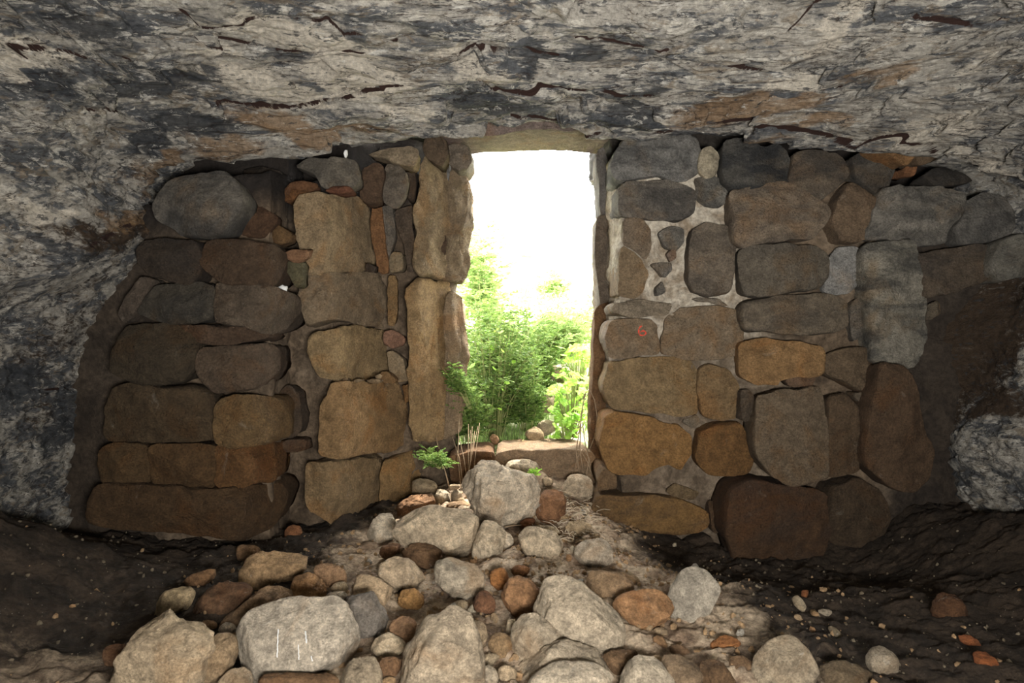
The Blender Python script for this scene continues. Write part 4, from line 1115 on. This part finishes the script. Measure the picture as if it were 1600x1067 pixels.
bpy.context.view_layer.update()
for x0, y0, x1, y1, w_ in ((434.5,983,433,1027,.9),(477,986,479,1005,1.1),(466,1007,467,1031,.6),(486,1025,488,1033,.8)):
    mb = MB(); nn_ = 9
    A_ = [on_stone(BIG, x0 + (x1 - x0) * i / nn_ + .4 * math.sin(i * 2.1) - w_, y0 + (y1 - y0) * i / nn_) for i in range(nn_ + 1)]
    B_ = [on_stone(BIG, x0 + (x1 - x0) * i / nn_ + .4 * math.sin(i * 2.1) + w_, y0 + (y1 - y0) * i / nn_) for i in range(nn_ + 1)]
    for i in range(nn_): mb.poly([A_[i], A_[i + 1], B_[i + 1], B_[i]])
    o = mb.build('scratch', M_WHITE, smooth=False); o.parent = BIG; o.matrix_parent_inverse = BIG.matrix_world.inverted()

# --- chips scattered between the rocks
def chip_mesh(seed):
    rg = np.random.default_rng(seed)
    v, f = ICO[2]
    p = v * rg.uniform(.6, 1.0, 3)
    for _ in range(6):
        q = rg.normal(0, 1, 3); q /= np.linalg.norm(q); h = p @ q
        p = p - np.outer(np.maximum(0, h - h.max() * .72) * .95, q)
    return p + fbm(p * 2.5 + seed, 2, seed)[:, None] * v * .12, f
chips = []
for k in range(6):
    p, f = chip_mesh(k + 40)
    me = bpy.data.meshes.new('stone_chip'); me.from_pydata([tuple(x) for x in p], [], [tuple(int(i) for i in q) for q in f])
    me.polygons.foreach_set('use_smooth', np.zeros(len(me.polygons), bool)); me.materials.append(M_ROCK)
    chips.append(me)
fz_grid = fz.reshape(GX.shape)
def floor_at(x, y):
    i = int(np.clip(np.searchsorted(gx, x) - 1, 0, len(gx) - 2)); j = int(np.clip(np.searchsorted(gy, y) - 1, 0, len(gy) - 2))
    return float(fz_grid[i, j])
rg = np.random.default_rng(5)
for k in range(90):
    y = rg.uniform(2.15, 4.1); x = rg.normal(.0, .45 + .1 * (4 - y))
    s = rg.uniform(.012, .032)
    o = bpy.data.objects.new('stone_chip', chips[k % 6])
    o.location = (x, y, floor_at(x, y) + s * .35)
    o.rotation_euler = tuple(rg.uniform(0, 6.28, 3)); o.scale = (s, s, s * .8)
    c = lin(((200,186,160), (176,150,116), (150,116,82), (168,160,146))[int(rg.integers(4))])
    o.color = (c[0], c[1], c[2], 1)
    COL.objects.link(o)
    tag(o, 'small loose stone chip on the trampled earth between the boulders', 'stone chip', 'loose chips among the boulders')
# gravel and crumbs: too many to count
v0, f0 = ICO[2]
b = bmesh.new(); bmesh.ops.create_icosphere(b, subdivisions=1, radius=1.0)
v1 = np.array([tuple(x.co) for x in b.verts]); f1 = np.array([[q.index for q in x.verts] for x in b.faces]); b.free()
def gravel(name, n, fx_, smin, smax, mat, seed):
    rg = np.random.default_rng(seed)
    V, Fc = [], []
    for k in range(n):
        x, y = fx_(rg)
        s = smin + (smax - smin) * rg.random() ** 2.5
        p = v1 * rg.uniform(.5, 1.1, 3) * s * (1 + .25 * rg.normal(0, 1, (len(v1), 1)))
        a = rg.uniform(0, 6.28); ca, sa = math.cos(a), math.sin(a)
        p = np.stack([p[:, 0] * ca - p[:, 1] * sa, p[:, 0] * sa + p[:, 1] * ca, p[:, 2]], 1)
        V.append(p + [x, y, floor_at(x, y) + s * .3]); Fc.append(f1 + k * len(v1))
    o = mesh_np(name, np.vstack(V), np.vstack(Fc), mat, smooth=False, kind='stuff')
    return o
g1 = gravel('gravel', 2600, lambda r: ((lambda y: (r.normal(0, .5 + .12 * (4 - y)), y))(r.uniform(1.9, 4.25))), .003, .016, M_ROCK, 1)
g1.color = (*lin((170,140,104))[:3], 1)
tag(g1, 'fine tan gravel and crumbs over the trampled middle of the floor', 'gravel')
g2 = gravel('gravel', 900, lambda r: (r.choice([-1, 1]) * r.uniform(.9, 2.3), r.uniform(2.2, 3.8)), .002, .010, M_ROCK, 2)
g2.color = (*lin((128,116,96))[:3], 1)
tag(g2, 'sparse pale crumbs on the dark earth at both sides', 'gravel')

# ------------------------------------------------------------------ roots, straw, scraps
def P3(px, py, d): return Vector(unp(px, py, d))
def curve_tube(name, px, d, r0, r1, mat, label, cat):
    pts = [P3(x, y, d if not isinstance(d, list) else d[i]) for i, (x, y) in enumerate(px)]
    out = []
    for i in range(len(pts) - 1):
        a = pts[max(0, i - 1)]; b_ = pts[i]; c = pts[i + 1]; e = pts[min(len(pts) - 1, i + 2)]
        for t in (0, .25, .5, .75):
            out.append(.5 * ((2 * b_) + (c - a) * t + (2 * a - 5 * b_ + 4 * c - e) * t * t + (3 * b_ - a - 3 * c + e) * t ** 3))
    out.append(pts[-1])
    m = MB(); m.tube(out, r0, r1, 6)
    o = m.build(name, mat, origin=out[0])
    tag(o, label, cat)
    return o
curve_tube('root', [(781,920),(783,940),(785,955),(791,971)], [2.86,2.80,2.76,2.72], .005, .003, M_WHITE, 'bare white root curving beside the angular brown rock', 'root')
curve_tube('twig', [(744,966),(772,960),(795,950),(810,938)], [2.74,2.78,2.82,2.86], .0035, .002, M_DRY, 'thin dry twig crossing the white root', 'twig')
curve_tube('stalk', [(829,883),(850,884),(872,892),(886,905)], [3.20,3.18,3.12,3.08], .005, .003, M_STRAW, 'pale dry stalk lying below the rounded cracked block', 'twig')
curve_tube('stalk', [(893,905),(903,914),(915,919)], [3.06,3.04,3.02], .005, .003, M_STRAW, 'short pale stalk above the great slanting boulder', 'twig')
curve_tube('twig', [(560+870/3.81,680+545/3.81),(560+920/3.81,680+538/3.81),(560+972/3.81,680+534/3.81)], [3.62,3.6,3.6], .004, .002, M_DRY, 'thin brown twig on the pitted boulder right foot', 'twig')
curve_tube('grass_blade', [(737,961),(738,948),(740,935)], [2.86,2.87,2.87], .003, .001, M_STEM, 'single green grass blade before the cube-like stone', 'grass')
rg = np.random.default_rng(33)
m = MB()
for k in range(150):
    px = rg.normal(893, 24); py = rg.uniform(770, 858)
    d = floor_contact(px, py)
    c = P3(px, py, d) + Vector((0, 0, .012 + .03 * rg.random()))
    a = rg.uniform(0, 6.28); L_ = rg.uniform(.03, .10)
    dv = Vector((math.cos(a), math.sin(a) * .6, rg.uniform(-.15, .5))) * L_
    m.tube([c - dv * .5, c + Vector((0, 0, .008)), c + dv * .5], .0022, .0012, 4)
o = m.build('straw', M_STRAW, kind='stuff')
tag(o, 'tangled dry straw on the ground beside the right pier', 'straw')
# white scraps
def scrap(pts, d, label):
    v, f = ICO[3]
    o2 = outline(pts); mm = np.stack(unp(o2[:, 0], o2[:, 1], np.full(len(o2), d)), 1)[:, [0, 2]]; c = mm.mean(0)
    Rp = polar(mm, c)
    th = np.degrees(np.arctan2(v[:, 2], v[:, 0])) % 360
    R_ = np.interp(th, np.arange(361), np.append(Rp, Rp[0])) * np.hypot(v[:, 0], v[:, 2]) ** .6
    W_ = np.stack([c[0] + R_ * np.cos(np.radians(th)), d + v[:, 1] * .012, c[1] + R_ * np.sin(np.radians(th))], 1)
    W_ += (fbm(W_ * 60, 2, 3) * .004)[:, None]
    ob = mesh_np('paper_scrap', W_, f, M_WHITE, origin=np.array([c[0], d, c[1]]))
    tag(ob, label, 'paper scrap')
scrap('P431,450 441,445 449,448 448,457 438,458', 3.80, 'white crumpled scrap lying on top of a left wall stone')
scrap('P537,240 539,234 543,234 543,240 541,247 538,246', 3.98, 'white sliver of paper poking from the crack under the roof')

# ------------------------------------------------------------------ plants
rgp = np.random.default_rng(77)
def leaf_quads(m, base, direction, length, width, droop=.2):
    d = Vector(direction).normalized()
    s = d.cross(Vector(tuple(rgp.normal(0, 1, 3)))).normalized()
    up = s.cross(d)
    mid = base + d * length * .5 + up * length * .06
    tip = base + d * length - Vector((0, 0, length * droop))
    m.poly([base, mid + s * width * .5, tip, mid - s * width * .5])

def shrub(name, label, cat, base, height, spread, n, leaf=.045, lean=(0, 0), mat=M_FERN, pairs=4, group=None, seed=0, per=20, start=.15):
    root = empty(name, base)
    tag(root, label, cat, group)
    st, fo_ = MB(), MB()
    B = Vector(base)
    for k in range(n):
        a = rgp.uniform(0, 2 * math.pi); r = spread * math.sqrt(rgp.random())
        h = height * rgp.uniform(.5, 1.0) * (1 - .3 * (r / spread))
        top = Vector((math.cos(a) * r + lean[0], math.sin(a) * r + lean[1], h))
        b0 = Vector((math.cos(a) * r * .25, math.sin(a) * r * .25, 0))
        mid = b0.lerp(top, .5) + Vector((-math.cos(a), -math.sin(a), 0)) * spread * .12 + Vector((0, 0, h * .1))
        pts = []
        for i in range(9):
            t = i / 8
            pts.append((1 - t) ** 2 * b0 + 2 * t * (1 - t) * mid + t * t * top)
        st.tube(pts, .0045, .0015, 4)
        for j in range(per):
            t = start + (1 - start) * (j + rgp.random()) / per
            i = min(7, int(t * 8)); p = pts[i].lerp(pts[i + 1], t * 8 - i)
            an = rgp.uniform(0, 6.28)
            dv = Vector((math.cos(an), math.sin(an), rgp.uniform(-.1, .7))).normalized()
            ll = leaf * rgp.uniform(.7, 1.5) * (1.25 - .5 * t)
            sd = dv.cross(Vector((0, 0, 1))).normalized()
            for q in range(pairs):
                u = (q + .6) / pairs
                c = p + dv * ll * 1.7 * u
                for sg in (-1, 1):
                    leaf_quads(fo_, c, dv * .7 + sd * sg + Vector((0, 0, .15)), ll * (1.1 - .6 * u), ll * .38)
            leaf_quads(fo_, p + dv * ll * 1.6, dv, ll * .7, ll * .35)
    for mbx, nm, mt in ((st, 'stems', M_STEM), (fo_, 'foliage', mat)):
        o = mbx.build(nm, mt, smooth=False, kind='stuff')
        o.parent = root
    return root
def gb(px, d, dz=0.0):
    x = (px - 800.0) / F * d
    return (x, d, float(ground_z(x, d)) + dz)
shrub('leafy_bush', 'big feathery green bush filling the left half of the doorway', 'bush', gb(765, 5.25), 1.22, .38, 64, .042, (.03, -.05), per=26)
shrub('leafy_bush', 'feathery bush with a spray reaching in front of the left jamb', 'bush', gb(735, 5.0, .05), .62, .22, 24, .036, (-.02, -.20), per=22)
shrub('leafy_bush', 'low green bush beside the path, right of the big feathery bush', 'bush', gb(825, 5.35), .62, .24, 26, .036, (.03, -.04), per=20)
shrub('leafy_bush', 'loose green bush standing between the big feathery bush and the lime-green plant', 'bush', gb(818, 5.75), .95, .32, 44, .042, (.04, 0), per=22)
shrub('leafy_bush', 'yellow-green bush on the slope behind the path stones', 'bush', gb(868, 6.5), .62, .42, 40, .046, (0, 0), M_PALE, per=20)
shrub('tall_weed', 'tall weed rising behind the big bush at the left jamb', 'weed', gb(752, 5.9), 1.35, .30, 20, .05, (0, 0), per=20)
shrub('tall_weed', 'slender sunbleached weed standing right of the tall weed', 'weed', gb(800, 6.2), 1.05, .28, 18, .045, (0, 0), M_PALE, per=18)
shrub('tall_weed', 'pale weed clump at the middle of the doorway', 'weed', gb(850, 6.4), .85, .32, 20, .045, (0, 0), M_PALE, per=16)
shrub('tall_weed', 'pale weed clump near the right jamb', 'weed', gb(895, 6.8), .75, .35, 16, .045, (0, 0), M_PALE, per=16)
shrub('hillside_shrub', 'hazy tall shrub on the slope at the left of the doorway', 'shrub', gb(757, 7.4), 1.75, .36, 26, .07, (0, 0), M_PALE, per=20)
shrub('hillside_shrub', 'small round shrub on the sunlit slope', 'shrub', gb(862, 9.6), .45, .3, 14, .06, (0, 0), M_PALE, per=12)
shrub('herb', 'small green herb sprouting at the left jamb foot', 'herb', (-.44, 4.32, .30), .16, .12, 16, .026, (-.05, -.04), per=12)
shrub('sprout', 'tiny green sprout on the knobbly threshold rock', 'sprout', P3(834, 746, 4.18), .075, .03, 6, .016, (0, 0), M_LEAF, per=7)
# spray of leaves reaching into the doorway across the jamb
shrub('leafy_sprig', 'single leafy branch bending inward across the left jamb', 'branch', P3(735, 640, 4.72), .40, .07, 9, .034, (-.12, -.16), per=20, start=.4)

def broad(name, label, base, height, spread, n, size, seed):
    rg = np.random.default_rng(seed)
    root = empty(name, base); tag(root, label, 'plant')
    # one lobed leaf mesh shared by all the leaves
    me = BROAD
    st = MB()
    for k in range(n):
        a = rg.uniform(0, 6.28); r = spread * math.sqrt(rg.random())
        t = Vector((math.cos(a) * r, math.sin(a) * r, height * rg.uniform(.25, 1.0)))
        st.tube([Vector((t.x * .2, t.y * .2, 0)), Vector((t.x * .6, t.y * .6, t.z * .75)), t], .0035, .0015, 4)
        o = bpy.data.objects.new('leaf', me)
        s = size * rg.uniform(.6, 1.15)
        o.scale = (s, s, s)
        o.location = t
        o.rotation_euler = (rg.uniform(.2, 1.0), rg.uniform(-.5, .5), rg.uniform(-1.4, 1.4))
        COL.objects.link(o); o.parent = root
    o = st.build('stems', M_STEM, kind='stuff'); o.parent = root
    return root
lv = [(0, 0, 0)]
N_ = 22
for i in range(N_):
    a = 2 * math.pi * i / N_
    r = .5 * (1 + .14 * math.cos(5 * a)) * (1 - .25 * max(0, math.cos(a + math.pi / 2)) ** 3)
    lv.append((r * math.cos(a), r * math.sin(a), -.10 * r + .06 * math.cos(5 * a) * r))
BROAD = bpy.data.meshes.new('leaf')
BROAD.from_pydata(lv, [], [(0, 1 + i, 1 + (i + 1) % N_) for i in range(N_)])
BROAD.materials.append(M_LEAF)
broad('broad_leaved_plant', 'bright lime-green broad-leaved plant at the right jamb', gb(893, 5.15), .48, .17, 85, .075, 3)
broad('broad_leaved_plant', 'low lime-green leafy clump at the edge of the threshold', gb(885, 4.95), .24, .10, 40, .060, 4)
broad('broad_leaved_plant', 'lime-green leafy plant behind the path stones', gb(905, 5.7), .50, .20, 60, .085, 6)
broad('broad_leaved_plant', 'scattered broad leaves among the big feathery bush', gb(775, 5.1), .95, .22, 40, .055, 8)

# grass on the slope and withered clumps
m = MB()
for k in range(5200):
    y = 4.95 + 7 * rgp.random() ** 1.5; x = rgp.uniform(-.16, .13) * y + rgp.normal(0, .12)
    if abs(x - .42) < .13 and y < 5.6: continue
    z = float(ground_z(x, y)); h = rgp.uniform(.05, .26) * (.6 if y < 5.4 else 1)
    a = rgp.uniform(0, 6.28); w = .004 + .004 * rgp.random()
    l = Vector((rgp.normal(0, .35), rgp.normal(0, .35), 1)) * h
    b0 = Vector((x, y, z - .02)); s = Vector((math.cos(a), math.sin(a), 0)) * w
    m.poly([b0 - s, b0 + s, b0 + l * .6 + s * .7, b0 + l, b0 + l * .6 - s * .7])
o = m.build('grass', M_PALE, smooth=False, kind='stuff')
tag(o, 'thin sunlit grass covering the slope outside', 'grass')

# dead stalks at the left jamb foot and a dry vine on the right jamb
root = empty('dead_stalks', (-.40, 4.38, .2)); tag(root, 'bundle of dead brown stalks leaning at the left jamb foot', 'dry plant')
for k in range(11):
    x0 = rgp.uniform(696, 738); x1 = x0 + rgp.uniform(-22, 34)
    mm = MB(); mm.tube([P3(x0, 766 + rgp.uniform(-8, 4), 4.3), P3((x0 + x1) / 2 + rgp.uniform(-4, 4), 715, 4.36), P3(x1, 668 + rgp.uniform(-18, 18), 4.48)], .0028, .0015, 5)
    o = mm.build('stalk', M_DRY); o.parent = root; o.matrix_parent_inverse = Matrix.Translation((.40, -4.38, -.2))
root = empty('dry_vine', (.48, 4.44, .3)); tag(root, 'withered looping vine hanging against the right jamb', 'dry vine')
for pts in ([(912,745),(906,700),(908,650),(914,615),(921,608),(929,625),(933,650),(930,680),(922,700)],
            [(905,740),(900,705),(906,670),(910,640),(915,612)],[(915,748),(920,720),(914,690),(910,660)],
            [(925,742),(918,722),(908,704),(903,720),(905,745)],[(898,735),(902,715),(911,702),(921,716),(922,738)]):
    mm = MB()
    p3 = [P3(x, y, 4.44) for x, y in pts]
    mm.tube(p3, .0045, .0025, 5)
    o = mm.build('tendril', M_DRY); o.parent = root; o.matrix_parent_inverse = Matrix.Translation((-.48, -4.44, -.3))

# stones lying on the path outside
def outer(pts, d, col, label):
    rock(pts, col, label, .8, d=d)
outer('P858,578 868,570 888,572 898,590 880,600 862,592', 5.9, (190,176,160), 'pale block lying on the path beyond the doorway')
outer('P845,625 855,612 868,620 862,645 846,642', 5.35, (150,134,112), 'grey stone at the path edge beside the low bush')
outer('P836,668 850,656 872,660 870,676 846,682', 5.05, (196,182,156), 'pale flat stone just beyond the threshold')
outer('P820,676 836,666 852,674 848,690 824,690', 4.95, (176,156,122), 'tan stone at the left end of the threshold top')
outer('P764,686 772,676 782,688 774,696', 4.75, (166,130,92), 'small brown stone on the threshold corner under the bush')
outer('P808,392 830,388 850,394 840,402 815,402', 11.5, (200,180,160), 'far pinkish boulder on the sunlit slope')
